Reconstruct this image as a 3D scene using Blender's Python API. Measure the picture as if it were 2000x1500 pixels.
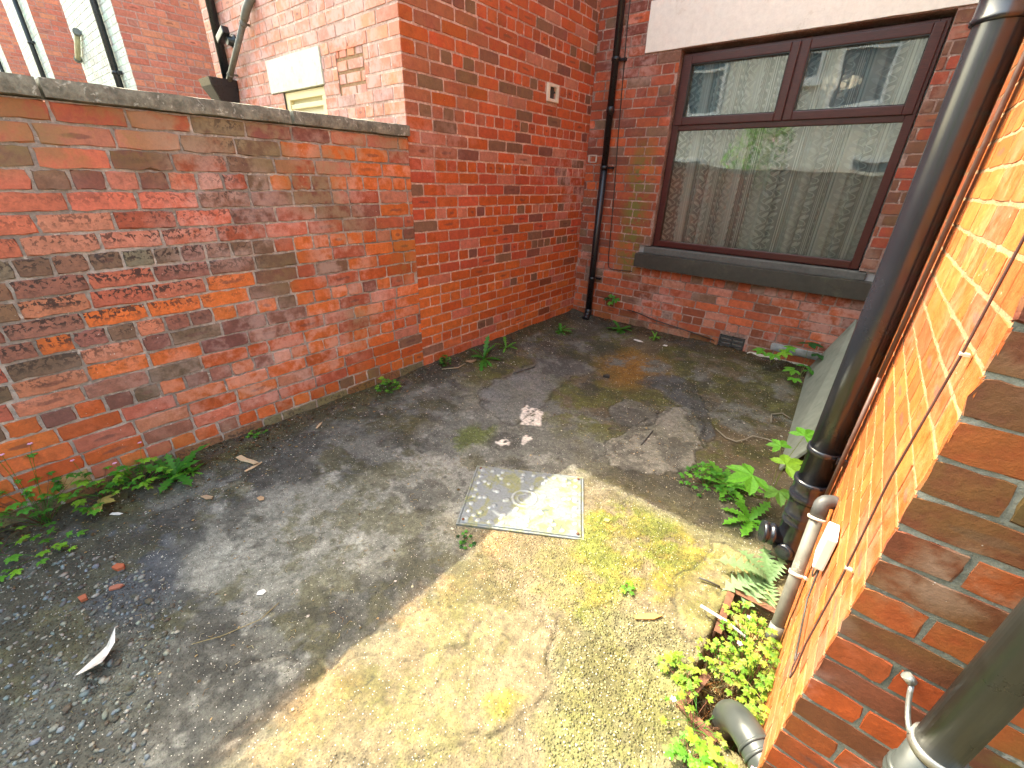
import bpy, math, random
import numpy as np
from mathutils import Vector, Matrix

for o in list(bpy.data.objects): bpy.data.objects.remove(o)
sc = bpy.context.scene
C = sc.collection
random.seed(7)
rng = np.random.default_rng(11)

# ------------------------------------------------------------------ camera, sky, sun
CAMZ = 1.595
yaw, pitch, roll = -0.6722, 0.4545, -0.0289
fwd = Vector((math.sin(yaw) * math.cos(pitch), math.cos(yaw) * math.cos(pitch), -math.sin(pitch)))
r0 = Vector((math.cos(yaw), -math.sin(yaw), 0)); d0 = fwd.cross(r0)
rt = math.cos(roll) * r0 + math.sin(roll) * d0
dn = -math.sin(roll) * r0 + math.cos(roll) * d0
cam_data = bpy.data.cameras.new('camera')
cam_data.sensor_width = 36; cam_data.lens = 824.02 / 2000 * 36
cam_data.clip_start = 0.02; cam_data.clip_end = 2000
cam = bpy.data.objects.new('camera', cam_data); C.objects.link(cam)
M3 = Matrix((rt, -dn, -fwd)).transposed()
cam.matrix_world = Matrix.Translation((0, 0, CAMZ)) @ M3.to_4x4()
sc.camera = cam

SUN = Vector((-1, 0.03, 1.185)).normalized()
w = bpy.data.worlds.new('World'); sc.world = w; w.use_nodes = True
nt = w.node_tree
sky = nt.nodes.new('ShaderNodeTexSky'); sky.sky_type = 'NISHITA'; sky.sun_disc = False
sky.sun_elevation = math.asin(SUN.z); sky.sun_rotation = math.atan2(SUN.x, SUN.y)
sky.dust_density = 6.0; sky.ozone_density = 1.0; sky.air_density = 1.6
bg = nt.nodes['Background']; bg.inputs[1].default_value = 0.15
nt.links.new(sky.outputs[0], bg.inputs[0])
sl = bpy.data.lights.new('sun', 'SUN'); sl.energy = 2.0; sl.angle = math.radians(0.35); sl.color = (1.0, 0.90, 0.76)
so = bpy.data.objects.new('sun', sl); C.objects.link(so)
so.rotation_euler = (-SUN).to_track_quat('-Z', 'Y').to_euler(); so.location = (-8, 1, 9)
sc.view_settings.view_transform = 'Standard'; sc.view_settings.look = 'None'
sc.view_settings.gamma = 1; sc.view_settings.exposure = 2.82
try:
    sc.view_settings.use_white_balance = True
    sc.view_settings.white_balance_temperature = 6900
    sc.view_settings.white_balance_tint = 0
except Exception: pass
sc.cycles.max_bounces = 8; sc.cycles.diffuse_bounces = 5; sc.cycles.transparent_max_bounces = 12
sc.cycles.use_denoising = True

# ------------------------------------------------------------------ helpers
def lin(r, g, b, k=1.0):
    f = lambda c: (c / 255 / 12.92 if c <= 10 else ((c / 255 + 0.055) / 1.055) ** 2.4) * k
    return (f(r), f(g), f(b))

def nmat(name):
    m = bpy.data.materials.new(name); m.use_nodes = True
    return m, m.node_tree, m.node_tree.nodes['Principled BSDF']

class NB:
    """small node builder"""
    def __init__(s, t): s.t = t
    def n(s, kind, **kw):
        x = s.t.nodes.new('ShaderNode' + kind)
        for k, v in kw.items(): setattr(x, k, v)
        return x
    def val(s, sock, v):
        if isinstance(v, bpy.types.NodeSocket): s.t.links.new(v, sock)
        elif v is not None: sock.default_value = v
    def math(s, op, a, b=None, c=None, clamp=False):
        x = s.n('Math', operation=op); x.use_clamp = clamp
        s.val(x.inputs[0], a); s.val(x.inputs[1], b); s.val(x.inputs[2], c)
        return x.outputs[0]
    def noise(s, scale, detail=4, rough=0.6, vec=None, dist=0.0):
        x = s.n('TexNoise'); x.inputs['Scale'].default_value = scale; x.inputs['Detail'].default_value = detail
        x.inputs['Roughness'].default_value = rough; x.inputs['Distortion'].default_value = dist
        if vec is not None: s.t.links.new(vec, x.inputs['Vector'])
        return x.outputs[0]
    def vor(s, scale, vec=None, feature='F1'):
        x = s.n('TexVoronoi', feature=feature); x.inputs['Scale'].default_value = scale
        if vec is not None: s.t.links.new(vec, x.inputs['Vector'])
        return x
    def ramp(s, v, lo, hi, a=0.0, b=1.0, smooth=True):
        x = s.n('MapRange'); x.interpolation_type = 'SMOOTHSTEP' if smooth else 'LINEAR'
        s.val(x.inputs[0], v); s.val(x.inputs[1], lo); s.val(x.inputs[2], hi); s.val(x.inputs[3], a); s.val(x.inputs[4], b)
        return x.outputs[0]
    def mix(s, f, a, b, blend='MIX'):
        x = s.n('Mix', data_type='RGBA', blend_type=blend)
        s.val(x.inputs[0], f)
        for i, v in ((6, a), (7, b)):
            if isinstance(v, tuple) and len(v) == 3: v = (*v, 1)
            s.val(x.inputs[i], v)
        return x.outputs[2]
    def scale(s, col, f):
        x = s.n('VectorMath', operation='SCALE'); s.val(x.inputs[0], col); s.val(x.inputs[3], f)
        return x.outputs[0]
    def attr(s, name):
        x = s.n('Attribute'); x.attribute_name = name; return x
    def bump(s, h, strength, dist, normal=None):
        x = s.n('Bump'); x.inputs['Strength'].default_value = strength; x.inputs['Distance'].default_value = dist
        s.val(x.inputs['Height'], h)
        if normal is not None: s.t.links.new(normal, x.inputs['Normal'])
        return x.outputs[0]
    def pos(s): return s.n('NewGeometry').outputs['Position']

def simple_mat(name, col, rough=0.6, var=0.25, scale=30, bump=0.3, bd=0.002, metal=0.0, spec=0.5, dirt=None, dscale=8, dlo=.55, dhi=.7):
    m, t, p = nmat(name); b = NB(t); P = b.n('TexCoord').outputs['Object']
    n1 = b.noise(scale, 5, vec=P); n2 = b.noise(scale * 0.15, 3, vec=P)
    f = b.math('ADD', b.ramp(n1, .3, .7, 1 - var, 1 + var, False), b.ramp(n2, .3, .7, -var * .6, var * .6, False))
    c = b.scale(b.mix(0.0, (*col, 1), (*col, 1)), f)
    if dirt is not None:
        c = b.mix(b.math('MULTIPLY', b.ramp(b.noise(dscale, 6, .7, vec=P), dlo, dhi), .85), c, (*dirt, 1))
    t.links.new(c, p.inputs['Base Color'])
    t.links.new(b.ramp(n1, .3, .7, max(rough - .08, .03), min(rough + .1, 1), False), p.inputs['Roughness'])
    p.inputs['Metallic'].default_value = metal; p.inputs['Specular IOR Level'].default_value = spec
    if bump: t.links.new(b.bump(n1, bump, bd), p.inputs['Normal'])
    return m

def link(name, me, mats, parent=None):
    for m in (mats if isinstance(mats, (list, tuple)) else [mats]): me.materials.append(m)
    o = bpy.data.objects.new(name, me); C.objects.link(o)
    if parent: o.parent = parent
    return o
def tag(o, label=None, cat=None, group=None, kind=None):
    if label: o['label'] = label
    if cat: o['category'] = cat
    if group: o['group'] = group
    if kind: o['kind'] = kind
    return o
def thing(name, label, cat, loc=(0, 0, 0), group=None):
    o = bpy.data.objects.new(name, None); C.objects.link(o); o.location = loc; o.empty_display_size = .1
    return tag(o, label, cat, group)

class MB:
    """collects shapes given in world coordinates; built relative to the parent's location"""
    def __init__(s): s.v = []; s.f = []; s.mi = []; s.c = []; s.sm = []; s.anyc = False
    def add(s, vs, fs, mi=0, col=None, smooth=False):
        k = len(s.v); s.v += [tuple(v) for v in vs]
        s.f += [tuple(i + k for i in f) for f in fs]; s.mi += [mi] * len(fs); s.sm += [smooth] * len(fs)
        s.c += [(col or (1, 1, 1))] * len(vs)
        if col: s.anyc = True
        return s
    def box(s, x0, x1, y0, y1, z0, z1, mi=0, col=None):
        vs = [(x, y, z) for x in (x0, x1) for y in (y0, y1) for z in (z0, z1)]
        return s.add(vs, [(0, 1, 3, 2), (4, 6, 7, 5), (0, 4, 5, 1), (2, 3, 7, 6), (0, 2, 6, 4), (1, 5, 7, 3)], mi, col)
    def obox(s, c, ax, ay, az, mi=0, col=None):
        c = Vector(c); vs = [c + i * Vector(ax) + j * Vector(ay) + k * Vector(az) for i in (-1, 1) for j in (-1, 1) for k in (-1, 1)]
        return s.add(vs, [(0, 1, 3, 2), (4, 6, 7, 5), (0, 4, 5, 1), (2, 3, 7, 6), (0, 2, 6, 4), (1, 5, 7, 3)], mi, col)
    def tube(s, pts, r, n=8, mi=0, col=None, cap=True, smooth=True):
        pts = [Vector(p) for p in pts]; rs = r if isinstance(r, (list, tuple)) else [r] * len(pts)
        up = None; rings = []
        for i, p in enumerate(pts):
            t = (pts[min(i + 1, len(pts) - 1)] - pts[max(i - 1, 0)])
            if t.length < 1e-9: t = Vector((0, 0, 1))
            t.normalize()
            if up is None:
                up = t.cross(Vector((1, 0, 0)) if abs(t.x) < .9 else Vector((0, 1, 0))).normalized()
            else:
                up = (up - t * up.dot(t)).normalized()
            bn = t.cross(up)
            rings.append([p + rs[i] * (math.cos(a) * up + math.sin(a) * bn) for a in [2 * math.pi * j / n for j in range(n)]])
        vs = [v for ring in rings for v in ring]; fs = []
        for i in range(len(pts) - 1):
            for j in range(n):
                a = i * n + j; b = i * n + (j + 1) % n
                fs.append((a, b, b + n, a + n))
        s.add(vs, fs, mi, col, smooth)
        if cap:
            k = len(s.v) - len(vs)
            s.f.append(tuple(k + j for j in reversed(range(n)))); s.mi.append(mi); s.sm.append(False)
            e = k + (len(pts) - 1) * n
            s.f.append(tuple(e + j for j in range(n))); s.mi.append(mi); s.sm.append(False)
        return s
    def lathe(s, c, axis, prof, n=32, mi=0):
        """prof = [(distance along axis, radius)]"""
        a = Vector(axis).normalized(); u = a.cross(Vector((1, 0, 0)) if abs(a.x) < .9 else Vector((0, 1, 0))).normalized(); v = a.cross(u); c = Vector(c)
        vs = []; fs = []
        for d, r in prof:
            vs += [c + a * d + r * (math.cos(2 * math.pi * j / n) * u + math.sin(2 * math.pi * j / n) * v) for j in range(n)]
        for i in range(len(prof) - 1):
            for j in range(n):
                p = i * n + j; q = i * n + (j + 1) % n; fs.append((p, q, q + n, p + n))
        s.add(vs, fs, mi, None, True)
        k = len(s.v) - len(vs)
        for st in (k, k + (len(prof) - 1) * n):
            s.f.append(tuple(st + j for j in range(n))); s.mi.append(mi); s.sm.append(False)
        return s
    def build(s, name, mats, parent=None, bevel=0, origin=None, recalc=True):
        loc = Vector(parent.location) if parent else (Vector(origin) if origin else Vector((0, 0, 0)))
        if parent and parent.parent: loc = loc + Vector(parent.parent.location)
        me = bpy.data.meshes.new(name)
        me.from_pydata([tuple(Vector(v) - loc) for v in s.v], [], s.f)
        me.polygons.foreach_set('material_index', s.mi); me.polygons.foreach_set('use_smooth', s.sm)
        if s.anyc:
            a = me.color_attributes.new('Col', 'FLOAT_COLOR', 'POINT')
            a.data.foreach_set('color', np.array([(*c, 1) for c in s.c], dtype=np.float32).ravel())
        me.update()
        if recalc:
            import bmesh
            bm = bmesh.new(); bm.from_mesh(me); bmesh.ops.recalc_face_normals(bm, faces=bm.faces)
            if bevel: bmesh.ops.bevel(bm, geom=[e for e in bm.edges if e.is_manifold and e.calc_face_angle(0) > .6], offset=bevel, segments=2, affect='EDGES', profile=.6)
            bm.to_mesh(me); bm.free()
        o = link(name, me, mats, parent)
        if not parent: o.location = loc
        return o

# value noise in numpy
def vnoise(x, y, seed=0):
    xi = np.floor(x).astype(np.int64); yi = np.floor(y).astype(np.int64); fx = x - xi; fy = y - yi
    fx = fx * fx * (3 - 2 * fx); fy = fy * fy * (3 - 2 * fy)
    def h(a, b):
        n = (a * 374761393 + b * 668265263 + seed * 974634777) & 0xffffffff
        n = ((n ^ (n >> 13)) * 1274126177) & 0xffffffff
        return ((n ^ (n >> 16)) & 0xffff) / 65535.0
    return (h(xi, yi) * (1 - fx) + h(xi + 1, yi) * fx) * (1 - fy) + (h(xi, yi + 1) * (1 - fx) + h(xi + 1, yi + 1) * fx) * fy
def fbm(x, y, scale, octv=4, seed=0, gain=.5):
    x = np.asarray(x, float) * scale; y = np.asarray(y, float) * scale; t = 0; a = 1; s = 0
    for i in range(octv):
        t = t + a * vnoise(x, y, seed + i * 17); s += a; a *= gain; x = x * 2.03 + 5.1; y = y * 2.03 + 3.7
    return t / s
def sstep(t): t = np.clip(t, 0, 1); return t * t * (3 - 2 * t)
def S1(t): t = min(max(t, 0), 1); return t * t * (3 - 2 * t)
def gz(x, y):
    return max(.095 * S1((-x - 1.3) / 1.3), .08 * S1((y - 3.2) / 1.2), .03 * S1((x + .1) / .25))

XL, YB, XR, YC, YF = -2.66, 4.53, 0.18, 0.85, 2.12

# ------------------------------------------------------------------ brick walls
def brick_material(name, rough=.75, lichen=(.035, .022, .02), eff=(.62, .46, .42), moss=(.16, .14, .03), kiss=(.12, .05, .04), streak=False):
    m, t, p = nmat(name); b = NB(t); P = b.pos()
    col = b.attr('Col').outputs['Color']; loc = b.attr('loc'); msk = b.attr('msk')
    sp = b.n('SeparateXYZ'); t.links.new(msk.outputs['Vector'], sp.inputs[0])
    lo = b.n('SeparateXYZ'); t.links.new(loc.outputs['Vector'], lo.inputs[0])
    n1 = b.noise(28, 6, .65, P); n2 = b.noise(110, 4, .7, P); n3 = b.noise(7, 4, .6, P)
    n4 = b.noise(60, 3, .6, P, dist=.6)
    f = b.math('MULTIPLY', b.ramp(n1, .28, .72, .72, 1.28, False), b.ramp(n2, .25, .75, .86, 1.14, False))
    c = b.scale(col, f)
    # firing mark: a dark oval on some bricks
    r2 = b.math('ADD', b.math('MULTIPLY', b.math('POWER', b.math('ABSOLUTE', lo.outputs[0]), 2), 3.2), b.math('MULTIPLY', b.math('POWER', b.math('ABSOLUTE', lo.outputs[1]), 2), 7))
    r2 = b.math('ADD', r2, b.ramp(n1, .3, .7, -.35, .35, False))
    kk = b.math('MULTIPLY', b.ramp(r2, .9, .2), b.ramp(lo.outputs[2], .86, .88, 0, .6))
    c = b.mix(kk, c, (*kiss, 1))
    # darker fired edges on some bricks
    ed = b.math('MAXIMUM', b.math('ABSOLUTE', lo.outputs[0]), b.math('MULTIPLY', b.math('ABSOLUTE', lo.outputs[1]), .9))
    ed = b.math('MULTIPLY', b.ramp(b.math('ADD', ed, b.ramp(n1, .3, .7, -.25, .25, False)), .62, 1.0), .10)
    c = b.mix(ed, c, b.scale(c, .55))
    # efflorescence haze and moss film, sooty crust
    e = b.math('MULTIPLY', b.ramp(b.math('ADD', n3, b.math('MULTIPLY', n1, .35)), .55, .82), sp.outputs[1])
    c = b.mix(b.math('MULTIPLY', e, .75), c, (*eff, 1))
    ms = b.math('MULTIPLY', b.ramp(b.math('ADD', n3, b.math('MULTIPLY', n1, .4)), .52, .8), sp.outputs[2])
    c = b.mix(b.math('MULTIPLY', ms, .85), c, (*moss, 1))
    d = b.math('MULTIPLY', b.ramp(b.math('ADD', n4, b.math('MULTIPLY', n3, .3)), .66, .73), sp.outputs[0])
    d = b.math('MULTIPLY', d, b.ramp(lo.outputs[1], -.7, .3, .25, 1))
    c = b.mix(b.math('MINIMUM', d, .92), c, (*lichen, 1))
    # small pale flecks of old limewash
    fl = b.math('MULTIPLY', b.ramp(b.noise(85, 2, .5, P), .735, .75), b.ramp(b.noise(3.1, 3, .6, P), .5, .62))
    c = b.mix(b.math('MULTIPLY', fl, .85), c, (.7, .64, .58, 1))
    t.links.new(c, p.inputs['Base Color'])
    t.links.new(b.ramp(n1, .3, .7, rough - .15, rough + .1, False), p.inputs['Roughness'])
    h = b.math('ADD', b.math('MULTIPLY', n1, 1.2), b.math('MULTIPLY', n2, .6))
    t.links.new(b.bump(h, .55, .004), p.inputs['Normal'])
    return m
def mortar_material(name, c0, c1, white=.0):
    m, t, p = nmat(name); b = NB(t); P = b.pos()
    n1 = b.noise(45, 6, .7, P); n2 = b.noise(4, 4, .6, P)
    c = b.mix(b.ramp(b.math('ADD', n2, b.math('MULTIPLY', n1, .3)), .5, .85), (*c0, 1), (*c1, 1))
    c = b.scale(c, b.ramp(n1, .3, .7, .7, 1.25, False))
    if white:
        c = b.mix(b.math('MULTIPLY', b.ramp(b.noise(22, 4, .7, P), .60, .66), white), c, (.75, .68, .62, 1))
    t.links.new(c, p.inputs['Base Color']); p.inputs['Roughness'].default_value = .95
    t.links.new(b.bump(n1, .9, .006), p.inputs['Normal'])
    return m

def cuts(u0, u1, holes, v):
    segs = [(u0, u1)]
    for (a, b_, c_, d_) in holes:
        if c_ < v < d_:
            new = []
            for s, e in segs:
                if e <= a or s >= b_: new.append((s, e))
                else:
                    if a - s > .02: new.append((s, a))
                    if e - b_ > .02: new.append((b_, e))
            segs = new
    return segs

def brick_wall(name, parent, O, U, N, ulen, z0, rows, course, blen, pal, mats, gap=.011, proud=.0032, holes=(), bond=3, header_phase=1,
               corner0=0, corner1=0, hi=True, seed=0, jit=.0022, flip=False, ztop=None, mask=None, proudvar=.0005):
    """a sheet of mortar with every brick raised from it. O origin, U unit along, N outward normal"""
    R = np.random.default_rng(seed); O = np.array(O, float); U = np.array(U, float); N = np.array(N, float); Z = np.array([0, 0, 1.])
    rec = []
    for k in range(rows):
        v0 = z0 + k * course; v1 = v0 + course - gap
        if ztop is not None and v0 > ztop - .02: break
        if ztop is not None: v1 = min(v1, ztop - .004)
        vm = (v0 + v1) / 2
        header = ((k + header_phase) % (bond + 1) == 0)
        first = (blen * .49 if (k % 2) ^ flip else blen)
        u = -corner0 if corner0 else -R.uniform(0, blen)
        i = 0
        while u < ulen + corner1 - .01:
            if header: L = blen * .485 * R.uniform(.93, 1.05)
            else:
                L = blen * R.uniform(.95, 1.04)
                if not corner0 and R.random() < .09: L = blen * .49
            if i == 0 and corner0: L = first + corner0
            e = u + L - gap * .9
            last = False
            if corner1 and u + L > ulen + corner1 - .06: e = ulen + corner1; last = True
            for (a, c_) in cuts(max(u, -corner0), min(e, ulen + corner1), holes, vm):
                if c_ - a > .025: rec.append((a, c_, v0, v1))
            u += L; i += 1
            if last: break
    rec = np.array(rec); n = len(rec)
    nu, nv = (8, 5) if hi else (4, 4)
    L = rec[:, 1] - rec[:, 0]; Hh = rec[:, 3] - rec[:, 2]
    bev = min(.0028, proud * .8)
    tu = np.linspace(0, 1, nu - 2); tv = np.linspace(0, 1, nv - 2)
    a = np.concatenate([[0], tu, [1]]); c = np.concatenate([[0], tv, [1]])
    inu = np.concatenate([[0], np.full(nu - 2, 1), [0]])
    A, Bv = np.meshgrid(a, c, indexing='ij'); ring = np.zeros((nu, nv)); ring[0] = ring[-1] = 1; ring[:, 0] = ring[:, -1] = 1
    su = (1 - 2 * A); sv = (1 - 2 * Bv)
    inset = np.where(ring > 0, 0, bev)
    cu = np.isin(A, (0, 1)) & np.isin(Bv, (0, 1))
    extra = np.where(cu & (ring == 0), .0022, 0) + np.where(cu & (ring > 0), .0018, 0)
    uu = rec[:, 0, None, None] + A[None] * L[:, None, None] + (np.sign(su) * (A != .5) * np.isin(A, (0, 1)) * (inset + extra))[None]
    vv = rec[:, 2, None, None] + Bv[None] * Hh[:, None, None] + (np.sign(sv) * np.isin(Bv, (0, 1)) * (inset + extra))[None]
    j = jit * (1 if hi else .5)
    uu = uu + R.normal(0, j * .6, uu.shape); vv = vv + R.normal(0, j * .6, vv.shape)
    vv = vv + (fbm(uu, vv * 0 + seed, 1.2, 2, seed) - .5) * .012
    pr = proud + R.normal(0, proudvar, n)
    dd = np.where(ring[None] > 0, -.002, pr[:, None, None] + R.normal(0, (.0006 if hi else .0003) * min(1, proud / .003), (n, nu, nv)))
    V = O[None, None, None] + uu[..., None] * U + vv[..., None] * Z + dd[..., None] * N
    V = V.reshape(-1, 3)
    q = []
    for i in range(nu - 1):
        for k in range(nv - 1):
            q.append((i * nv + k, (i + 1) * nv + k, (i + 1) * nv + k + 1, i * nv + k + 1))
    q = np.array(q)
    cr = np.cross(U, Z)
    if np.dot(cr, N) < 0: q = q[:, ::-1]
    F = (q[None] + (np.arange(n) * nu * nv)[:, None, None]).reshape(-1, 4)
    uc = (rec[:, 0] + rec[:, 1]) / 2; vc = (rec[:, 2] + rec[:, 3]) / 2
    cols = np.array([pal(uc[i], vc[i], R, L[i]) for i in range(n)])
    cols = np.repeat(cols, nu * nv, axis=0)
    rnd = R.random(n)
    loc = np.stack([np.broadcast_to((2 * A - 1)[None], uu.shape), np.broadcast_to((2 * Bv - 1)[None], uu.shape), np.broadcast_to(rnd[:, None, None], uu.shape)], -1).reshape(-1, 3)
    mk = np.zeros((len(V), 3))
    if mask is not None: mk = np.stack(mask(uu.ravel(), vv.ravel()), -1)
    # mortar sheet cells around the holes
    us = sorted({-corner0 * 0, ulen} | {h for q_ in holes for h in q_[:2] if 0 < h < ulen}); top = ztop if ztop is not None else z0 + rows * course
    zb = min(z0, 0) - .3
    vs_ = sorted({zb, top} | {h for q_ in holes for h in q_[2:] if zb < h < top})
    mv = []; mf = []
    for i in range(len(us) - 1):
        for k in range(len(vs_) - 1):
            um = (us[i] + us[i + 1]) / 2; vm = (vs_[k] + vs_[k + 1]) / 2
            if any(h[0] < um < h[1] and h[2] < vm < h[3] for h in holes): continue
            b0 = len(V) + len(mv)
            for (x, y) in ((us[i], vs_[k]), (us[i + 1], vs_[k]), (us[i + 1], vs_[k + 1]), (us[i], vs_[k + 1])):
                mv.append(O + x * U + y * Z)
            f = [b0, b0 + 1, b0 + 2, b0 + 3]
            if np.dot(cr, N) < 0: f = f[::-1]
            mf.append(f)
    nb = len(F); V = np.concatenate([V, np.array(mv)]); F = np.concatenate([F, np.array(mf)])
    pl = np.array(parent.location) if parent else np.zeros(3)
    me = bpy.data.meshes.new(name); me.vertices.add(len(V)); me.vertices.foreach_set('co', (V - pl).ravel())
    me.loops.add(len(F) * 4); me.loops.foreach_set('vertex_index', F.ravel().astype(np.int32))
    me.polygons.add(len(F)); me.polygons.foreach_set('loop_start', np.arange(len(F), dtype=np.int32) * 4)
    mi = np.zeros(len(F), np.int32); mi[nb:] = 1
    me.polygons.foreach_set('material_index', mi); me.update(calc_edges=True)
    pad = len(V) - len(cols)
    ca = me.color_attributes.new('Col', 'FLOAT_COLOR', 'POINT')
    cc = np.concatenate([np.c_[cols, np.ones(len(cols))], np.ones((pad, 4)) * .3]).astype(np.float32); ca.data.foreach_set('color', cc.ravel())
    for nm, ar in (('loc', loc), ('msk', mk)):
        at = me.attributes.new(nm, 'FLOAT_VECTOR', 'POINT'); at.data.foreach_set('vector', np.concatenate([ar, np.zeros((pad, 3))]).astype(np.float32).ravel())
    rq = (ring[(q // nv) , (q % nv)] > 0).any(axis=1)     # the skirt round each face stays flat so the arris is crisp
    smo = np.ones(len(F), bool); smo[:nb] = ~np.tile(rq, n)
    me.polygons.foreach_set('use_smooth', smo); me.update(); me.set_sharp_from_angle(angle=math.radians(32))
    return link(name, me, list(mats), parent)

ALB = .80
def pick(R, table, var=.12):
    ws = np.array([t[0] for t in table]); k = R.choice(len(table), p=ws / ws.sum())
    c = np.array(lin(*table[k][1], ALB)) * [1.0, 1.16, 1.12]; return np.clip(c * R.uniform(1 - var, 1 + var) * R.uniform(.95, 1.05, 3), .01, .8)

M_brick = brick_material('weathered_red_brick')
M_brick_fresh = brick_material('orange_red_brick', rough=.7, lichen=(.05, .03, .03), eff=(.55, .36, .34))
M_brick_algae = brick_material('algae_brown_brick', moss=(.10, .085, .012))
M_mort_grey = mortar_material('dirty_grey_mortar', (.25, .215, .19), (.44, .38, .34), .5)
M_mort_pale = mortar_material('pale_pink_mortar', (.42, .26, .21), (.64, .46, .39), .7)
M_mort_dark = mortar_material('brown_mortar', (.24, .15, .12), (.44, .30, .25), .4)
M_mort_algae = mortar_material('grey_green_mortar', (.13, .135, .11), (.26, .26, .22), .3)
M_mort_lit = mortar_material('cream_mortar', (.27, .15, .075), (.33, .20, .11), .05)

ORG = (214, 106, 52); ORD = (196, 88, 42); RED = (178, 86, 62); PNK = (202, 122, 102); MAR = (142, 82, 72); BRN = (138, 95, 76); GRY = (130, 112, 96); BUF = (186, 148, 112); DRD = (146, 74, 48)
bright = [(.40, 1.5), (.62, 1.5)]
def pal_yard(u, v, R, L):
    # u runs along +Y from y = -3.4
    y = u - 3.4
    if v < .17: return pick(R, [(3, (128, 112, 88)), (2, (150, 92, 66)), (1, (110, 92, 75))])
    if abs(y - 1.0 - .06 * math.sin(v * 9)) < .15 and v > .75 and R.random() < .75: return pick(R, [(3, (124, 90, 74)), (2, (138, 88, 74)), (1.5, (158, 100, 78))])
    if v > .55 and v < 1.3 and y < .9 and R.random() < .24: return pick(R, [(3, (136, 82, 74)), (2, (130, 94, 78)), (1, (118, 90, 74))])
    low = S1((.95 - v + .28 * (y - .3)) / .5)
    if R.random() < low * .62: return pick(R, [(4, ORG), (3, ORD), (1, (226, 110, 60))])
    if v > 1.1 and y > 1.2: return pick(R, [(4, ORG), (2, RED), (1.6, PNK), (1.2, MAR)])
    if v > 1.25 and y > -.2: return pick(R, [(3.2, (214, 112, 88)), (3, RED), (2.2, MAR), (1.4, PNK), (.5, BRN)])
    if y > 1.0: return pick(R, [(3, RED), (2.4, PNK), (2.4, ORD), (1.2, BRN), (.8, MAR)])
    return 1.12 * pick(R, [(4, (186, 98, 78)), (3, (150, 92, 80)), (2.6, (190, 112, 88)), (1.3, BRN), (.7, GRY), (.5, BUF), (1.1, ORG)])
def msk_yard(u, v):
    y = u - 3.4
    n = fbm(u, v, 1.6, 3, 5)
    dirt = sstep(1 - np.abs(v - (.95 + .25 * (y + .3))) / .62) * sstep((1.35 - y) / .9) * (.75 + .6 * n)
    dirt = np.maximum(dirt, .9 * sstep((.22 - v) / .1))
    dirt = np.maximum(dirt, .75 * sstep(1 - np.abs(y - .95 - .05 * np.sin(v * 8)) / .14) * sstep((v - .9) / .3))
    eff = sstep((n - .42) / .2) * .5 * sstep((y + .2) / 1.1)
    moss = .8 * sstep((.32 - v) / .2) * fbm(u, v, 3, 3, 9) + sstep((fbm(u, v, 1.1, 3, 21) - .54) / .12) * .6
    return dirt, eff, moss
def pal_outr(u, v, R, L):
    y = u + YF
    if y < 2.9 and v > 1.7: t = [(3, (178, 98, 74)), (2.4, BRN), (2, ORD), (1.4, MAR), (1.3, (214, 92, 58))]
    elif v > 1.7: t = [(5, (206, 92, 56)), (3, (188, 82, 54)), (1.4, BRN), (.8, MAR), (1, PNK)]
    elif v > .9: t = [(4, ORD), (3, (196, 84, 58)), (1.6, (206, 116, 96)), (1, BRN), (.8, MAR)]
    else: t = [(6, ORG), (4, ORD), (1.2, (206, 110, 92)), (.6, BRN), (.5, DRD)]
    return pick(R, t, .09)
def msk_outr(u, v):
    n = fbm(u, v, 1.3, 3, 31)
    eff = sstep((n - .45) / .2) * sstep(1 - np.abs(v - 1.55) / .55) + .5 * sstep((.4 - v) / .3) * n
    moss = .35 * sstep((v - 1.8) / .5) * fbm(u, v, .9, 3, 3) * 1.2
    return np.zeros_like(u) + .0, eff, moss
def pal_back(u, v, R, L):
    x = u + XL
    if v < .8: return pick(R, [(4, (184, 86, 56)), (3, (200, 96, 60)), (2, DRD), (1, PNK), (.6, BRN)])
    if x > -.1: return pick(R, [(3, (150, 80, 60)), (3, (128, 76, 60)), (1.5, (176, 74, 52)), (1, BRN)])
    return pick(R, [(4, (178, 82, 52)), (3, (156, 72, 50)), (2, (200, 92, 52)), (1.6, (138, 70, 54)), (.9, BRN)])
def msk_back(u, v):
    x = u + XL
    green = sstep(1 - np.abs(x + 2.02) / .22) * sstep((v - .55) / .25) * sstep((2.15 - v) / .5) * 1.4
    green = np.maximum(green, .8 * sstep((.3 - v) / .2) * fbm(u, v, 3, 3, 2))
    green = np.maximum(green, .5 * sstep((x + .05) / .1) * sstep((v - .9) / .2) * fbm(u, v, 2.2, 3, 6))
    return .4 * sstep((.25 - v) / .15), .5 * sstep((fbm(u, v, 2, 3, 8) - .52) / .2) + .35 * sstep((.75 - v) / .1) * sstep((v - .62) / .05), green
def pal_right(u, v, R, L): return pick(R, [(4, (178, 88, 32)), (3, (170, 78, 30)), (2, (186, 100, 42)), (1, (156, 74, 34))], .08)
def msk_right(u, v): return np.zeros_like(u), .16 * sstep((fbm(u, v, 2.3, 3, 4) - .45) / .2), .9 * sstep((.35 - v) / .3) * fbm(u, v, 4, 3, 1)
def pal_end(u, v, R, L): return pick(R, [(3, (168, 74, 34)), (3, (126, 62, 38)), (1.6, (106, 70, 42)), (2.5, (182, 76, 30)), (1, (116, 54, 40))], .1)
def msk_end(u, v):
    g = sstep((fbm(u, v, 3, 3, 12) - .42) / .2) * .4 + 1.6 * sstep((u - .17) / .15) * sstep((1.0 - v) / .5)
    return np.zeros_like(u), .4 * sstep((fbm(u, v, 5, 3, 15) - .5) / .15), g

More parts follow.
